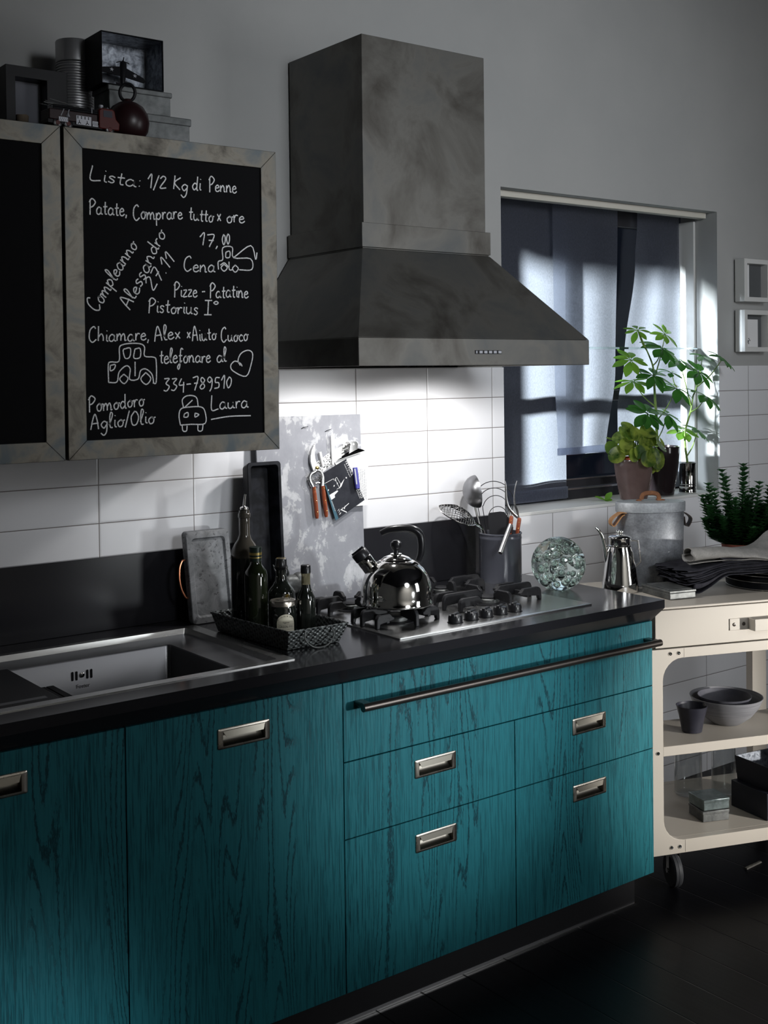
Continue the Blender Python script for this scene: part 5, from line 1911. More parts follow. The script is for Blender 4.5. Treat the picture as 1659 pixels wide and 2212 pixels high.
# ================================================================== pictures right of the window
def picture(label, x0, x1, z0, z1, m_, seed, inner):
    t = thing('picture_frame', label, 'picture', ((x0 + x1) / 2, -.026, (z0 + z1) / 2), group='white box frames right of the window')
    O = [(x0, z0), (x1, z0), (x1, z1), (x0, z1)]
    fw = .020
    I = [(x0 + fw, z0 + fw), (x1 - fw, z0 + fw), (x1 - fw, z1 - fw), (x0 + fw, z1 - fw)]
    b = newbm()
    loft(b, [[V(x, y, z) for x, z in P] for P, y in ((O, -.002), (O, -.052), (I, -.052), (I, -.016))], True, False)
    obj('frame', b, MT['white'], t, bevel=.0012)
    b = newbm(); box(b, x0 + fw - .001, x1 - fw + .001, -.0165, -.0155, z0 + fw - .001, z1 - fw + .001)
    pn_ = obj('backing', b, mat('dark_grey_mount', (.10, .105, .11), .7), t)
    ix0, ix1, iz0, iz1 = inner
    b = newbm(); box(b, ix0, ix1, -.0185, -.0170, iz0, iz1)
    pr = obj('print', b, MT['paper'], t)
    rn = random.Random(seed)
    b = newbm()
    bx, bz = ix0 + (ix1 - ix0) * .35, iz0 + .012
    for k in range(7):
        x, z = bx + rn.uniform(-.018, .018), bz + rn.uniform(0, .055)
        P = smooth_pts([V(x + rn.uniform(-.008, .008), -.0187, z + rn.uniform(-.010, .010)) for _ in range(4)], 4)
        ribbon(b, P, rn.uniform(.001, .003), (0, -1, 0), .0003)
    obj('drawing', b, MT['enamel'], pr)


picture('upper white box frame with a grey print on the wall right of window', 3.2065, 3.392, 2.005, 2.190, None, 4, (3.228, 3.285, 2.026, 2.169))
picture('lower white box frame with a pale print on the wall right of window', 3.2065, 3.392, 1.7875, 1.969, None, 9, (3.228, 3.345, 1.809, 1.930))

# ================================================================== plants on the window sill
rl = random.Random(21)


def leaf(b, base, d, up, L, W, droop=.25, fold=.12, n=6, tip=1.0):
    d = Vector(d).normalized()
    up = (Vector(up) - d * Vector(up).dot(d)).normalized()
    s = d.cross(up)
    rows = []
    for i in range(n + 1):
        t_ = i / n
        w = W * (math.sin(PI * min(1, t_ * .94 + .03)) ** .75) * (.55 + .9 * t_ * (1.35 - t_) * tip)
        c = base + d * (L * t_) - up * (droop * L * t_ * t_)
        rows.append([b.verts.new(c + s * (w * k) + up * (abs(k) * fold * W)) for k in (-1, -.5, 0, .5, 1)])
    for r0, r1 in zip(rows, rows[1:]):
        for k in range(4):
            b.faces.new((r0[k], r0[k + 1], r1[k + 1], r1[k]))


def whorl(parent, c, nrm, n, L, W, m, name='leaf', a0=0.0, spread=.35):
    c = Vector(c)
    nrm = Vector(nrm).normalized()
    e1 = nrm.orthogonal().normalized()
    e2 = nrm.cross(e1)
    b = newbm()
    for i in range(n):
        a = a0 + 2 * PI * i / n + rl.uniform(-.15, .15)
        d = (e1 * math.cos(a) + e2 * math.sin(a)) + nrm * rl.uniform(-.22, .12) - V(0, 0, .03)
        d.normalize()
        p = c + d * .010
        tube(b, [c, p], .0012, 4)
        leaf(b, p, d, nrm + V(0, 0, .3), L * 1.22 * rl.uniform(.8, 1.1), W * 1.42 * rl.uniform(.85, 1.1), rl.uniform(.08, .28))
    return obj(name, b, m, parent, sharp=80)


def stem(parent, P, r0, r1, m=None):
    q = smooth_pts(P, 5)
    n_ = len(q)
    b = newbm()
    tube(b, q, [r0 + (r1 - r0) * i / (n_ - 1) for i in range(n_)], 8)
    return obj('stem', b, m or MT['stem'], parent)


def pot(parent, x, y, z, prof, m, soil_z, soil_r):
    b = newbm(); lathe(b, prof, 48, at(x, y, z)); p = obj('pot', b, m, parent)
    b = newbm(); lathe(b, [(soil_r, soil_z - .012), (soil_r, soil_z), (soil_r * .6, soil_z + .004), (0, soil_z + .005)], 28, at(x, y, z))
    obj('soil', b, MT['soil'], parent)


SZ = WZ0 + .0005
# umbrella tree in the black pot
PX, PY = 2.800, .078
t = thing('umbrella_plant', 'tall umbrella plant with dark fingered leaves in the glossy black pot on sill', 'plant', (PX, PY, SZ))
pot(t, PX, PY, SZ, [(.050, 0), (.056, .003), (.066, .060), (.075, .120), (.0795, .170), (.0800, .200), (.0785, .205), (.0750, .206), (.0735, .198), (.072, .170), (.05, .03), (0, .02)], MT['blackpot'], .188, .0715)
A_ = V(2.632, .05, 1.876)
main = [V(2.775, .075, SZ + .185), V(2.757, .06, 1.50), V(2.746, .058, 1.60), V(2.735, .055, 1.70), V(2.727, .055, 1.7376), V(2.692, .053, 1.7926), A_]
stem(t, main, .0065, .0022)
WH = [
    (A_, (-.3, -.4, .8), 7, .045, .010, 'leafbright', V(2.692, .053, 1.7926)),
    (V(2.816, .06, 1.8606), (.05, -.75, .65), 8, .050, .0105, 'leafbright', V(2.745, .055, 1.69)),
    (V(2.761, .03, 1.800), (0, -.6, .8), 9, .070, .0165, 'leaf', V(2.730, .055, 1.73)),
    (V(2.624, .08, 1.754), (-.3, -.6, .7), 8, .062, .0135, 'leafbright', V(2.740, .056, 1.655)),
    (V(2.691, .02, 1.690), (-.05, -.6, .8), 9, .066, .0155, 'leaf', V(2.738, .056, 1.65)),
    (V(2.660, .10, 1.665), (-.3, -.3, .9), 8, .060, .0130, 'leafbright', V(2.750, .06, 1.56)),
    (V(2.640, .01, 1.536), (-.1, -.75, .65), 9, .068, .0170, 'leaf', V(2.757, .062, 1.47)),
    (V(2.815, .05, 1.5265), (.2, -.5, .8), 8, .064, .0150, 'leaf', V(2.770, .068, 1.42)),
    (V(2.875, .05, 1.633), (.15, -.5, .85), 8, .066, .0155, 'leaf', V(2.760, .062, 1.50)),
    (V(2.868, .07, 1.700), (.1, -.4, .9), 6, .045, .0110, 'leaf', V(2.875, .05, 1.640)),
]
for c, nrm, n, L, W, mm_, fr in WH:
    st_ = [fr, fr.lerp(c, .5) - V(0, 0, .012), c]
    stem(t, st_, .0030, .0016)
    whorl(t, c, nrm, n, L, W, MT[mm_], a0=rl.uniform(0, 1))

# second umbrella plant, its stems rising from the tin
QX, QY = 2.953, .058
t = thing('umbrella_plant', 'umbrella plant in the polished tin can beside the black pot, leaves near the tiles', 'plant', (QX, QY, SZ))
b = newbm()
lathe(b, [(.0355, 0), (.0368, .002), (.0368, .006), (.0355, .008), (.0355, .026), (.0366, .028), (.0366, .031), (.0355, .033), (.0355, .036), (.0366, .038), (.0366, .041), (.0355, .043), (.0355, .124), (.0370, .126), (.0370, .129), (.0345, .130), (.0342, .118), (0, .116)], 44, at(QX, QY, SZ))
obj('tin_can', b, MT['chrome'], t)
b = newbm(); lathe(b, [(.034, .110), (.034, .124), (.020, .130), (0, .128)], 24, at(QX, QY, SZ))
obj('soil', b, MT['soil'], t)
B0 = V(QX, QY, SZ + .125)
stem(t, [B0, V(2.940, .06, 1.40), V(2.945, .06, 1.46), V(2.975, .055, 1.54), V(2.983, .05, 1.60)], .0050, .0035)
WH = [
    (V(2.922, .07, 1.749), (0, -.5, .85), 8, .062, .0155, 'leaf', V(2.975, .055, 1.56)),
    (V(2.988, .02, 1.700), (.05, -.75, .65), 8, .066, .0160, 'leaf', V(2.983, .05, 1.60)),
    (V(3.062, .06, 1.772), (.1, -.3, .9), 7, .046, .0120, 'leaf', V(2.985, .04, 1.62)),
    (V(3.022, -.075, 1.758), (.4, -.6, .7), 7, .054, .0120, 'leaf', V(2.986, .03, 1.64)),
    (V(3.000, -.005, 1.598), (.35, -.5, .8), 9, .072, .0165, 'leaf', V(2.970, .055, 1.53)),
    (V(2.960, .085, 1.450), (-.1, -.5, .8), 7, .048, .0150, 'leafbright', V(2.942, .06, 1.36)),
    (V(3.012, .05, 1.452), (.3, -.5, .8), 7, .050, .0150, 'leaf', V(2.950, .06, 1.34)),
]
for c, nrm, n, L, W, mm_, fr in WH:
    stem(t, [fr, fr.lerp(c, .5) + V(.004, 0, -.010), c], .0030, .0016)
    whorl(t, c, nrm, n, L, W, MT[mm_], a0=rl.uniform(0, 1))

# round-leaved variegated plant in the brown pot
RX, RY = 2.578, .030
t = thing('round_leaf_plant', 'low plant with round yellow and green leaves in a brown glazed pot', 'plant', (RX, RY, SZ))
pot(t, RX, RY, SZ, [(.048, 0), (.054, .003), (.064, .050), (.0735, .100), (.0785, .140), (.0795, .160), (.0780, .1655), (.0745, .1662), (.073, .158), (.071, .13), (.05, .03), (0, .02)], MT['brownpot'], .148, .0710)
b = newbm()
lathe(b, [(.060, .150), (.062, .160), (.060, .172), (.058, .172), (.057, .155)], 32, at(RX, RY, SZ), False, False)
obj('inner_pot', b, MT['orange'], t, label='orange plastic nursery pot')
PC = V(RX + .01, RY - .005, SZ + .160)


def round_leaf(b, c, nrm, r):
    nrm = Vector(nrm).normalized()
    e1 = nrm.orthogonal().normalized()
    e2 = nrm.cross(e1)
    rows = [b.verts.new(c - nrm * .004)]
    ring_prev = None
    for k, fr in enumerate((.5, .85, 1.0)):
        ring_ = [b.verts.new(c + (e1 * math.cos(2 * PI * i / 16) * r * 1.12 + e2 * math.sin(2 * PI * i / 16) * r) * fr - nrm * (.004 * (1 - fr) - .10 * r * fr * fr * math.cos(4 * PI * i / 16 + r * 300))) for i in range(16)]
        if ring_prev is None:
            for i in range(16):
                b.faces.new((rows[0], ring_[i], ring_[(i + 1) % 16]))
        else:
            for i in range(16):
                j = (i + 1) % 16
                b.faces.new((ring_prev[i], ring_[i], ring_[j], ring_prev[j]))
        ring_prev = ring_


rf = random.Random(5)
for k in range(48):
    a = rf.uniform(0, 2 * PI)
    el = rf.uniform(-.25, 1.35)
    rad = rf.uniform(.060, .128)
    if k < 8:                       # the drooping ones at the front right
        a = rf.uniform(-1.5, -.2)
        el = rf.uniform(-.75, .1)
        rad = rf.uniform(.095, .120)
    d = V(math.cos(a) * math.cos(el), math.sin(a) * math.cos(el) * .85, math.sin(el) * .95)
    c = PC + d * rad + V(0, 0, .030)
    nrm = d * .7 + V(rf.uniform(-.4, .4), -.75 + rf.uniform(-.3, .3), .35 + rf.uniform(-.3, .3))
    b = newbm()
    round_leaf(b, c, nrm, rf.uniform(.025, .036))
    q = smooth_pts([PC + V(d.x * .02, d.y * .02, -.004), PC + d * rad * .5 + V(0, 0, .035), c - nrm.normalized() * .003], 4)
    tube(b, q, .0017, 5)
    obj('leaf', b, MT['leafround'], t, sharp=80)

t = thing('leaf_cutting', 'small pale green leaf cutting lying on the white sill left of brown pot', 'leaf', (2.443, .062, SZ))
b = newbm()
c0 = V(2.443, .062, SZ + .002)
for d, L in (((-.8, .5, .45), .045), ((.75, -.1, .75), .048), ((.9, -.5, .15), .030)):
    leaf(b, c0, d, (0, -.4, .9), L, .014, .1, .25)
tube(b, [c0 + V(.01, -.01, -.0005), c0], .0018, 5)
obj('leaf', b, MT['leafbright'], t, sharp=80)

# ================================================================== trolley
CO_ = V(1.885, -.690, 0)
CAL = R(-19.8)
CU = V(math.cos(CAL), math.sin(CAL), 0)
CV = V(-math.sin(CAL), math.cos(CAL), 0)


def CW(u, v, z=0.0):
    return CO_ + CU * u + CV * v + V(0, 0, z)


t = thing('kitchen_trolley', 'beige painted metal trolley on castors right of the teal units', 'trolley', CO_, CAL)
L_, RT, DP = -.040, .730, .505


def c_frame(v0, v1, name):
    b = newbm()
    n = 6
    O = rrect(L_, RT, .135, .806, .0005, n)
    I = rrect(0.0, RT - .040, .178, .774, .072, n)
    rings = [[b.verts.new((x, v, z)) for x, z in P] for P, v in ((O, v0), (O, v1), (I, v1), (I, v0))]
    m_ = len(O)
    for a in range(4):
        r0, r1 = rings[a], rings[(a + 1) % 4]
        for i in range(m_):
            j = (i + 1) % m_
            b.faces.new((r0[i], r0[j], r1[j], r1[i]))
    return obj(name, b, MT['cream'], t, local=True, bevel=.0012)


fr = c_frame(0.0, .028, 'front_frame')
bk = newbm()
for u0 in (L_, RT - .076):
    box(bk, u0, u0 + .062 if u0 > 0 else u0 + .040, DP - .040, DP, .135, .806)
box(bk, L_, RT, DP - .028, DP, .774, .806)
box(bk, L_, RT, DP - .028, DP, .135, .178)
bmesh.ops.recalc_face_normals(bk, faces=bk.faces[:])
obj('back_frame', bk, MT['cream'], t, local=True, bevel=.002)
for (u, z) in ((.027, .7905), (.058, .7905), (.027, .1575), (.058, .1575), (-.020, .470)):
    b = newbm()
    lathe(b, [(.0068, 0), (.0068, .0012), (.0052, .0034), (.0026, .0036), (.0024, .0018), (0, .0018)], 16, Matrix.Translation((u, 0, z)) @ Matrix.Rotation(PI / 2, 4, 'X'))
    obj('screw', b, MT['chrome'], fr, local=True)
b = newbm(); box(b, .0775, .0783, -.0003, .0003, .1375, .177); box(b, .0775, .0783, -.0003, .0003, .776, .804)
obj('seam', b, MT['bar'], fr, local=True)
# side rails, shelves, drawer case, top
b = newbm()
for z0, z1 in ((.774, .806), (.135, .178)):
    for u0 in (L_, RT - .028):
        box(b, u0, u0 + .028, .028, DP - .028, z0, z1)
obj('side_rails', b, MT['cream'], t, local=True, bevel=.001)
b = newbm()
box(b, .0005, RT - .041, .003, .262, .478, .4885)
box(b, .0005, RT - .041, .001, .004, .457, .4885)
box(b, .0005, RT - .041, .258, .262, .457, .478)
obj('middle_shelf', b, MT['cream'], t, local=True, bevel=.001)
b = newbm()
box(b, L_ + .002, RT - .002, .028, DP - .028, .170, .178)
obj('lower_shelf', b, MT['cream'], t, local=True)
b = newbm()
box(b, L_ + .004, RT - .004, .024, DP, .8085, .934)
obj('drawer_case', b, MT['cream'], t, local=True, bevel=.001)
b = newbm(); box(b, -.027, RT - .010, -.0005, .022, .8105, .9320)
dr = obj('drawer_front', b, MT['cream'], t, local=True, bevel=.0015)
b = newbm(); box(b, L_ - .002, RT + .002, .002, DP + .002, .934, .9415)
obj('top', b, MT['cream'], t, local=True, bevel=.002)
b = newbm()
box(b, .248, .322, -.0035, -.0005, .8495, .888)
box(b, .318, .322, -.040, -.0005, .8495, .888)
box(b, .318, .560, -.040, -.0365, .8495, .888)
box(b, .556, .560, -.040, -.0005, .8495, .888)
box(b, .556, .632, -.0035, -.0005, .8495, .888)
h = obj('handle', b, MT['cream'], dr, local=True, bevel=.001)
for u in (.265, .301):
    b = newbm()
    lathe(b, [(.0062, 0), (.0062, .0012), (.0048, .0032), (.0024, .0034), (.0022, .0016), (0, .0016)], 16, Matrix.Translation((u, -.0035, .8685)) @ Matrix.Rotation(PI / 2, 4, 'X'))
    obj('screw', b, MT['bar'], h, local=True)
# castors
for (u, v) in ((.068, .060), (RT - .068, .060), (.068, DP - .070), (RT - .068, DP - .070)):
    rot = Matrix.Translation((u, v, .0)) @ Matrix.Rotation(R(-8), 4, 'Z')
    b = newbm()
    lathe(b, [(.028, .1205), (.028, .134), (0, .134)], 20, rot)
    for s in (-1, 1):
        box(b, s * .0185 - .0012, s * .0185 + .0012, -.012, .012, .050, .1205, rot)
    cs = obj('castor', b, MT['chrome'], t, local=True)
    b = newbm()
    wm = rot @ Matrix.Translation((0, 0, .0555)) @ Matrix.Rotation(PI / 2, 4, 'Y')
    lathe(b, [(.030, -.0155), (.050, -.0150), (.0545, -.010), (.0550, -.001), (.0540, 0), (.0550, .001), (.0545, .010), (.050, .0150), (.030, .0155)], 40, wm)
    w_ = obj('wheel', b, mat('grey_rubber', (.05, .052, .058), .5), cs, local=True)
    b = newbm()
    lathe(b, [(.008, -.0225), (.008, .0225)], 14, wm)
    obj('axle', b, MT['chrome'], w_, local=True)

# ---- on the trolley top
TZ1 = .9418
# galvanised bin
bc = V(2.205, -.372, TZ1)
BR = R(-30)
t = thing('metal_bin', 'oval galvanised metal bin with lid, rusty lid handle and leather grips', 'bin', bc, BR)
b = newbm()
lathe(b, [(.112, .0005), (.116, .004), (.120, .14), (.123, .265)], 64, None, True, True, 1.0, .60)
bo_ = obj('bin_body', b, MT['tin'], t, local=True)
b = newbm()
lathe(b, [(.126, .262), (.128, .263), (.1285, .294), (.126, .2975), (.06, .2995), (0, .300)], 64, None, True, True, 1.0, .60)
ld = obj('lid', b, mottled('pale_zinc', (.33, .35, .37), (.43, .45, .47), 10, .5, .3, fine=120), t, local=True)
b = newbm()
P = smooth_pts([V(-.034, 0, .305), V(-.026, 0, .322), V(0, 0, .327), V(.026, 0, .322), V(.034, 0, .305)], 5)
tube(b, P, .0055, 8, flat=1.5)
for s in (-1, 1):
    hexa(b, [(s * .030 - .006, -.010, .3), (s * .052, -.008, .3), (s * .052, .008, .3), (s * .030 - .006, .010, .3), (s * .030 - .006, -.010, .306), (s * .050, -.006, .304), (s * .050, .006, .304), (s * .030 - .006, .010, .306)])
obj('lid_handle', b, MT['rust'], ld, local=True, label='rusty iron lid handle')


def strap(P, w, th, m, name='strap'):
    P = smooth_pts(P, 5)
    b = newbm()
    loops = []
    for i, p in enumerate(P):
        d = (P[min(i + 1, len(P) - 1)] - P[max(i - 1, 0)]).normalized()
        n_ = V(0, 1, 0)
        s = d.cross(n_).normalized()
        loops.append([p + n_ * w / 2 + s * th / 2, p - n_ * w / 2 + s * th / 2, p - n_ * w / 2 - s * th / 2, p + n_ * w / 2 - s * th / 2])
    loft(b, loops)
    return obj(name, b, m, t, local=True)


strap([V(-.105, -.034, .262), V(-.126, -.032, .262), V(-.156, -.030, .240), V(-.158, -.030, .222), V(-.146, -.030, .218), V(-.122, -.032, .250), V(-.112, -.034, .256)], .034, .003, MT['leather'])
strap([V(.118, .0, .256), V(.132, .0, .250), V(.150, .0, .232), V(.138, .0, .205), V(.126, .0, .215), V(.122, .0, .24)], .032, .003, MT['leatherdark'])

# coffee pot
kc = V(2.012, -.398, TZ1)
t = thing('coffee_pot', 'tall polished steel coffee pot with thin curved spout in front of bin', 'coffee pot', kc, -R(37))
b = newbm()
lathe(b, [(.064, .0005), (.0655, .003), (.062, .030), (.054, .085), (.0455, .138), (.0410, .152), (.0400, .156), (.0415, .158), (.0415, .160), (.0375, .162), (.0375, .182), (.0390, .184)], 48)
obj('body', b, MT['chrome'], t, local=True, sharp=50)
b = newbm()
lathe(b, [(.0395, .1842), (.0405, .186), (.0400, .189), (.030, .195), (.012, .1985), (.008, .200)], 40)
ld = obj('lid', b, MT['chrome'], t, local=True, sharp=50)
b = newbm()
for dx in (-.0075, 0, .0075):
    sphere(b, V(dx, 0, .2065), .0062 if dx == 0 else .0052, 12, 8, (1, 1, 1.25))
obj('lid_knob', b, MT['chrome'], ld, local=True)
b = newbm()
P = smooth_pts([V(-.040, 0, .095), V(-.0465, 0, .120), V(-.052, 0, .155), V(-.060, 0, .188), V(-.072, 0, .210), V(-.084, 0, .222)], 5)
n_ = len(P)
tube(b, P, [.0125 - .0085 * (i / (n_ - 1)) ** .8 for i in range(n_)], 14)
obj('spout', b, MT['chrome'], t, local=True)
b = newbm()
for P in ([V(.034, 0, .176), V(.050, 0, .176), V(.062, 0, .174)], [V(.062, 0, .178), V(.067, 0, .140), V(.072, 0, .100)], [V(.073, 0, .104), V(.060, 0, .092), V(.050, 0, .082)]):
    q = [p for p in P]
    loops = []
    d = (q[-1] - q[0]).normalized()
    s = d.cross(V(0, 1, 0)).normalized()
    loft(b, [[p + V(0, .0085, 0) + s * .0022, p - V(0, .0085, 0) + s * .0022, p - V(0, .0085, 0) - s * .0022, p + V(0, .0085, 0) - s * .0022] for p in q])
bmesh.ops.recalc_face_normals(b, faces=b.faces[:])
obj('handle', b, MT['chrome'], t, local=True, bevel=.001)

# small tin on the trolley top
sc_ = V(2.074, -.560, TZ1)
t = thing('small_tin', 'small tarnished rectangular tin box with hinged lid on trolley top', 'tin box', sc_, R(-15))
b = newbm(); box(b, -.052, .052, -.080, .080, .0005, .022)
obj('tin_body', b, MT['tindark'], t, local=True, bevel=.002)
b = newbm(); box(b, -.0535, .0535, -.0815, .0815, .0225, .0300)
box(b, -.044, .044, -.070, .070, .0300, .0325)
obj('lid', b, MT['tindark'], t, local=True, bevel=.002)

# metal plates
for k, (z, h_, r, lab) in enumerate(((.944, .029, .156, 'dark round metal tray at the bottom of the stack on trolley, on little feet'), (.9755, .0175, .153, 'dark round metal plate in the middle of the stack on the trolley'), (.9880, .0160, .151, 'dark round metal plate at the top of the stack, under the cloths'))):
    pc = V(2.507, -.660, z)
    t = thing('metal_plate', lab, 'plate', pc, 0, 'round metal plates under the cloths')
    b = newbm()
    rb_ = r - .004 if k == 0 else r - .040
    lathe(b, [(rb_ - .012, 0), (rb_, .001), (r - .002, h_ - .004), (r, h_ - .002), (r, h_), (r - .004, h_ - .001), (r - .012, .010 if k == 0 else .0075), (r - .045, .004), (0, .004)], 64)
    obj('dish', b, MT['pan'], t, local=True)
    for zz in ((h_ - .0012, .0022) if k == 0 else (h_ - .0012,)):
        b = newbm()
        rr_ = (r + .0006) if zz > .005 else (rb_ + .0006)
        tube(b, [V(rr_ * math.cos(a), rr_ * math.sin(a), zz) for a in [2 * PI * i / 64 for i in range(64)]], .0015, 6, True)
        obj('rim_band', b, MT['steel'], t, local=True, label='bright silver rim')
    if k == 0:
        for a in (R(205), R(265), R(325), R(25), R(85), R(145)):
            b = newbm()
            lathe(b, [(.004, -.0021), (.0055, .000), (.004, .002)], 12, at((r - .010) * math.cos(a), (r - .010) * math.sin(a), 0))
            obj('foot', b, MT['chrome'], t, local=True)


# ---- folded cloths: a folded ribbon seen end-on, run along the trolley and draped
def folded(name, label, layers, thick, depth, x0, x1, z_on, z_end, m, seed, group, yoff=0.0, ragged=.014, xe=.40, spread=1.0):
    """layers of cloth folded zigzag in depth, lying at z_on over the plates and sagging to z_end at the free end"""
    rn = random.Random(seed)
    t = thing(name, label, 'cloth', CW((x0 + x1) / 2, .20 + yoff, z_on), CAL, group)
    path = []
    for k in range(layers):
        sg = 1 if k % 2 == 0 else -1
        dk = depth * (1 - .10 * rn.random())
        v0, v1 = -sg * dk / 2, sg * dk / 2
        n = 14
        for i in range(n + 1):
            s = i / n
            path.append((v0 + (v1 - v0) * s, k + .10 * math.sin(s * 9 + seed + k * 2)))
        if k < layers - 1:
            path.append((v1 + (.004 if v1 > 0 else -.004), k + .5))
    NX = 44
    b = newbm()
    grid = []
    for j in range(NX + 1):
        s = j / NX
        x = x0 + (x1 - x0) * s
        q = min(1, max(0, (xe - x) / (xe - x0)))
        q = q * q * (3 - 2 * q)
        zb_ = z_on * (1 - q) + z_end * q
        row = []
        for v, k in path:
            loose = 1 + spread * (1 - s) ** 5 * (1.2 + .8 * noise.noise(V(v * 10, k, seed)))
            wob = (.0035 * noise.noise(V(x * 22, v * 16, seed * 3.1 + k * .5)) + .004 * noise.noise(V(x * 7, v * 7, seed))) * (.4 + q)
            xs = x + (1 - s) ** 8 * (ragged * noise.noise(V(v * 26, k * 2.3, seed)) - .010 * k * noise.noise(V(k * 5.1, seed, 1)))
            row.append(b.verts.new(CW(xs, .20 + yoff + v + .006 * math.sin(x * 11 + seed), zb_ + k * thick * loose + wob)))
        grid.append(row)
    for r0, r1 in zip(grid, grid[1:]):
        for i in range(len(path) - 1):
            b.faces.new((r0[i], r0[i + 1], r1[i + 1], r1[i]))
    o = obj('folded_sheet', b, m, t, sharp=75)
    so = o.modifiers.new('thickness', 'SOLIDIFY')
    so.thickness = .0016
    so.offset = 0
    return t


GC = 'folded dark cloths on the plates'
folded('folded_cloth', 'lowest dark folded cloth, its end hanging over the edge of the plates', 3, .0042, .20, .200, .72, 1.007, .952, MT['darkcloth'], 1, GC, .03, xe=.34, spread=2.8)
folded('folded_cloth', 'second dark folded cloth from the bottom of the pile on the plates', 4, .0036, .20, .172, .73, 1.020, .984, MT['darkcloth'], 2, GC, .03, xe=.36, spread=1.2)
folded('folded_cloth', 'third dark folded cloth of the pile, right under the rolled grey linen', 5, .0034, .19, .166, .73, 1.034, 1.004, MT['darkcloth'], 3, GC, .03, xe=.36, spread=.8)
folded('folded_cloth', 'short dark cloth bunched on top of the pile beside the grey linen roll', 4, .0030, .10, .315, .73, 1.050, 1.052, MT['darkcloth'], 4, GC, -.012, spread=1.0)

# rolled grey linen on top, its left end a loose coil
t = thing('linen_cloth', 'rolled grey linen cloth lying on top of the dark cloths, end curled', 'cloth', CW(.42, .19, 1.05), CAL)
spi = []
for i in range(56):
    s = i / 55
    a = -2.2 + s * 8.6
    rr_ = .031 * (1 - .45 * s)
    spi.append((rr_ * math.cos(a) * 1.15, rr_ * math.sin(a), s))
b = newbm()
NX = 50
grid = []
for j in range(NX + 1):
    s = j / NX
    x = .205 + s * .54
    fl = max(.28, 1 - 1.3 * s)
    wid = 1 + 1.9 * min(1, s * 1.5)
    zc = 1.075 + .004 * math.sin(PI * min(1, s / .5)) - .004 * s
    hump = .075 * math.exp(-((s - .72) / .13) ** 2) + .050 * math.exp(-((s - .95) / .12) ** 2)
    row = []
    for v, h, q in spi:
        vv = .172 + v * wid + .008 * math.sin(s * 6)
        back = max(0, v / .036)
        hh = zc + h * fl + hump * back - .020 * max(0, -v / .036) * min(1, s * 2.0)
        hh += .006 * noise.noise(V(x * 12, vv * 16, 3.3)) * min(1, s * 3)
        xs = x + (1 - s) ** 10 * (.012 * noise.noise(V(v * 40, h * 40, 1.0)) - .014 * (q > .8))
        row.append(b.verts.new(CW(xs, vv, hh)))
    grid.append(row)
for r0, r1 in zip(grid, grid[1:]):
    for i in range(len(spi) - 1):
        b.faces.new((r0[i], r0[i + 1], r1[i + 1], r1[i]))
o = obj('rolled_sheet', b, MT['linen'], t, sharp=80)
so = o.modifiers.new('thickness', 'SOLIDIFY')
so.thickness = .0024
so.offset = 0

# box-leaved herb in a terracotta pot
hp = CW(.585, .446, TZ1)
t = thing('potted_herb', 'bushy dark green small-leaved plant in a terracotta pot behind the cloths', 'plant', hp)
b = newbm()
lathe(b, [(.040, .0005), (.044, .004), (.054, .092), (.060, .093), (.062, .118), (.058, .120), (.054, .108), (0, .106)], 36, at(*hp))
obj('pot', b, MT['terracotta'], t)
b = newbm(); lathe(b, [(.053, .107), (.053, .112), (0, .114)], 24, at(*hp)); obj('soil', b, MT['soil'], t)
rh = random.Random(8)
H0_ = hp + V(0, 0, .11)
sprigs = []
for (r, hgt) in ((-.092, .225), (-.040, .275), (.020, .300), (.070, .235), (.112, .22), (.150, .20)):
    for k in range(2):
        sprigs.append((r + rh.uniform(-.012, .012), hgt * rh.uniform(.78, 1.0) if k else hgt, rh.uniform(-.05, .05)))
for k in range(58):
    a = rh.uniform(-.135, .165)
    sprigs.append((a, rh.uniform(.05, .185), rh.uniform(-.07, .06)))
for r, hgt, dep in sprigs:
    tip_ = H0_ + ER * r * 1.0 + EB * dep + V(0, 0, hgt)
    basep = H0_ + ER * r * .15 + EB * dep * .2
    P = smooth_pts([basep, basep.lerp(tip_, .5) + ER * r * .22, tip_], 8)
    b = newbm()
    tube(b, P, .0012, 4)
    n_ = len(P)
    for i in range(3, n_):
        for q in range(5):
            f_ = i / n_
            a = q * PI / 2.5 + i * .9
            d = V(math.cos(a), math.sin(a), .50 + .45 * f_)
            leaf(b, P[i] - V(0, 0, rh.uniform(0, .005)), d, (0, 0, 1), .032 * (1.05 - .35 * f_), .0098, .25, .1, 3)
    obj('sprig', b, MT['herb'], t, sharp=80)

# ---- middle shelf
MZ = .489
t = thing('stoneware_cup', 'tapered dark stoneware cup on the middle trolley shelf', 'cup', V(2.092, -.640, MZ))
b = newbm()
lathe(b, [(.029, .0005), (.033, .002), (.041, .045), (.0515, .086), (.0525, .0895), (.0505, .090), (.048, .085), (.038, .045), (.030, .008), (0, .006)], 44)
obj('cup', b, MT['ceramicdark'], t, local=True)
bw = V(2.268, -.648, MZ)
t = thing('stoneware_bowl', 'large brushed grey stoneware bowl on the middle trolley shelf', 'bowl', bw)
b = newbm()
lathe(b, [(.048, .0005), (.052, .003), (.085, .028), (.110, .060), (.1225, .090), (.1235, .0935), (.1205, .0935), (.106, .061), (.082, .032), (.05, .010), (0, .008)], 56)
obj('bowl', b, MT['bowl'], t, local=True)
t = thing('stoneware_bowl', 'smaller slate bowl nested inside the large grey bowl', 'bowl', bw + V(-.010, .0, .034))
b = newbm()
lathe(b, [(.030, .0005), (.034, .002), (.062, .020), (.080, .040), (.0905, .0610), (.0915, .0635), (.0890, .0635), (.077, .042), (.058, .023), (.03, .008), (0, .006)], 52)
obj('bowl', b, MT['ceramic'], t, local=True)

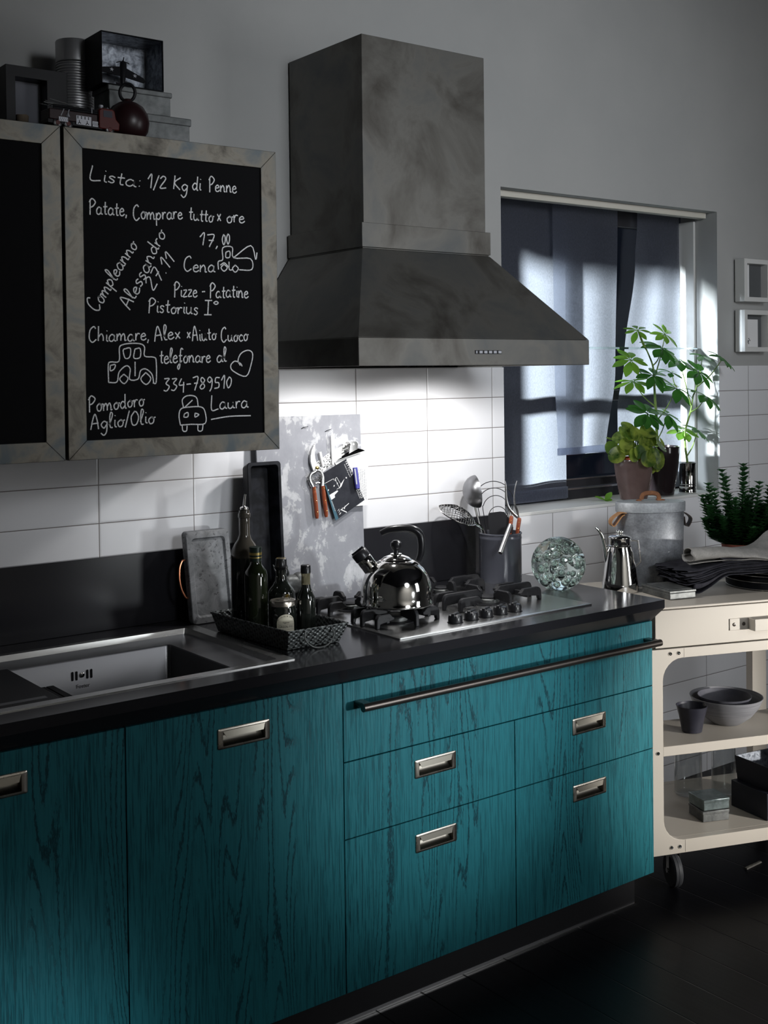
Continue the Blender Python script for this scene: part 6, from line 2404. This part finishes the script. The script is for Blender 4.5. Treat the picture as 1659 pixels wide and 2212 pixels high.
# ---- lower shelf
LZ = .178
for k, (z, lab, mm_) in enumerate(((0.0005, 'square tarnished tin box, the lower of the two on the bottom trolley shelf', 'tindark'), (.0385, 'square greenish tin box on top of the other tin, bottom trolley shelf', 'tindark'))):
    tc_ = CW(.262, .150, LZ + z) if k == 0 else CW(.264, .152, LZ + z)
    t = thing('small_tin', lab, 'tin box', tc_, R(-22 + k * 2), 'stacked square tins')
    b = newbm(); box(b, -.0495, .0495, -.047, .047, 0, .029)
    obj('tin_body', b, MT[mm_] if k == 0 else mottled('greenish_tin', (.10, .13, .13), (.26, .31, .31), 26, .33, .8, .3, .7, 6, 90), t, local=True, bevel=.002)
    b = newbm(); box(b, -.0508, .0508, -.0483, .0483, .0255, .0365)
    obj('lid', b, MT['tindark'] if k == 0 else mottled('greenish_lid', (.10, .13, .13), (.26, .31, .31), 26, .33, .8, .3, .7, 6, 90), t, local=True, bevel=.002)
for (c_, r, lab, nz) in ((V(2.306, -.452, LZ), .049, 'wide clear glass vase at the back of the bottom trolley shelf', 1), (V(2.405, -.532, LZ), .043, 'narrower clear glass vase beside the dark boxes, bottom trolley shelf', 2)):
    t = thing('glass_vase', lab, 'vase', c_, 0, 'clear glass vases')
    b = newbm()
    lathe(b, [(r * .92, .0005), (r, .006), (r, .12), (r * .98, .235), (r * .95, .235), (r * .955, .12), (r * .95, .012), (r * .8, .009), (0, .009)], 44)
    for v in b.verts:
        k = 1 + .05 * nz * noise.noise(V(v.co.x * 16, v.co.y * 16, v.co.z * 14 + nz * 5))
        v.co.x *= k
        v.co.y *= k
    obj('glass_body', b, MT['vase'], t, local=True, sharp=80)
RZ = R(-10)
dx_ = V(math.cos(RZ), math.sin(RZ), 0)
dy_ = V(-math.sin(RZ), math.cos(RZ), 0)
bl = V(2.327, -.622, LZ)
t = thing('tin_box', 'large dark navy tin box at the bottom right of the trolley', 'box', bl + dx_ * .115 - dy_ * .085, RZ, 'dark tin boxes on the bottom trolley shelf')
b = newbm(); box(b, -.115, .115, -.085, .085, .0005, .092)
obj('box_body', b, MT['navy'], t, local=True, bevel=.002)
t = thing('tin_box', 'open dark tin box with zinc inside, stacked on the navy box', 'box', bl + dx_ * .134 - dy_ * .085 + V(0, 0, .0925), RZ, 'dark tin boxes on the bottom trolley shelf')
b = newbm()
r4 = lambda x0, x1, y0, y1, z: [V(x0, y0, z), V(x1, y0, z), V(x1, y1, z), V(x0, y1, z)]
loft(b, [r4(-.110, .110, -.080, .080, 0), r4(-.116, .116, -.085, .085, .083), r4(-.113, .113, -.082, .082, .083)], True, False)
ob_ = obj('box_body', b, MT['navy'], t, local=True)
b = newbm()
loft(b, [r4(-.1128, .1128, -.0818, .0818, .0829), r4(-.107, .107, -.077, .077, .003)], False, True)
obj('zinc_lining', b, MT['tinside'], t, local=True)

# ---- floor
t = thing('wood_sliver', 'pale thin wood sliver lying on the dark floor beside the trolley', 'sliver', V(2.313, -.722, 0), R(2))
b = newbm(); hexa(b, [(-.046, -.006, .0005), (.046, -.004, .0005), (.045, .005, .0005), (-.047, .005, .0005), (-.045, -.005, .006), (.044, -.003, .005), (.043, .004, .005), (-.045, .004, .006)])
obj('sliver', b, mottled('bare_wood', (.10, .095, .085), (.17, .16, .14), 40, .7), t, local=True)
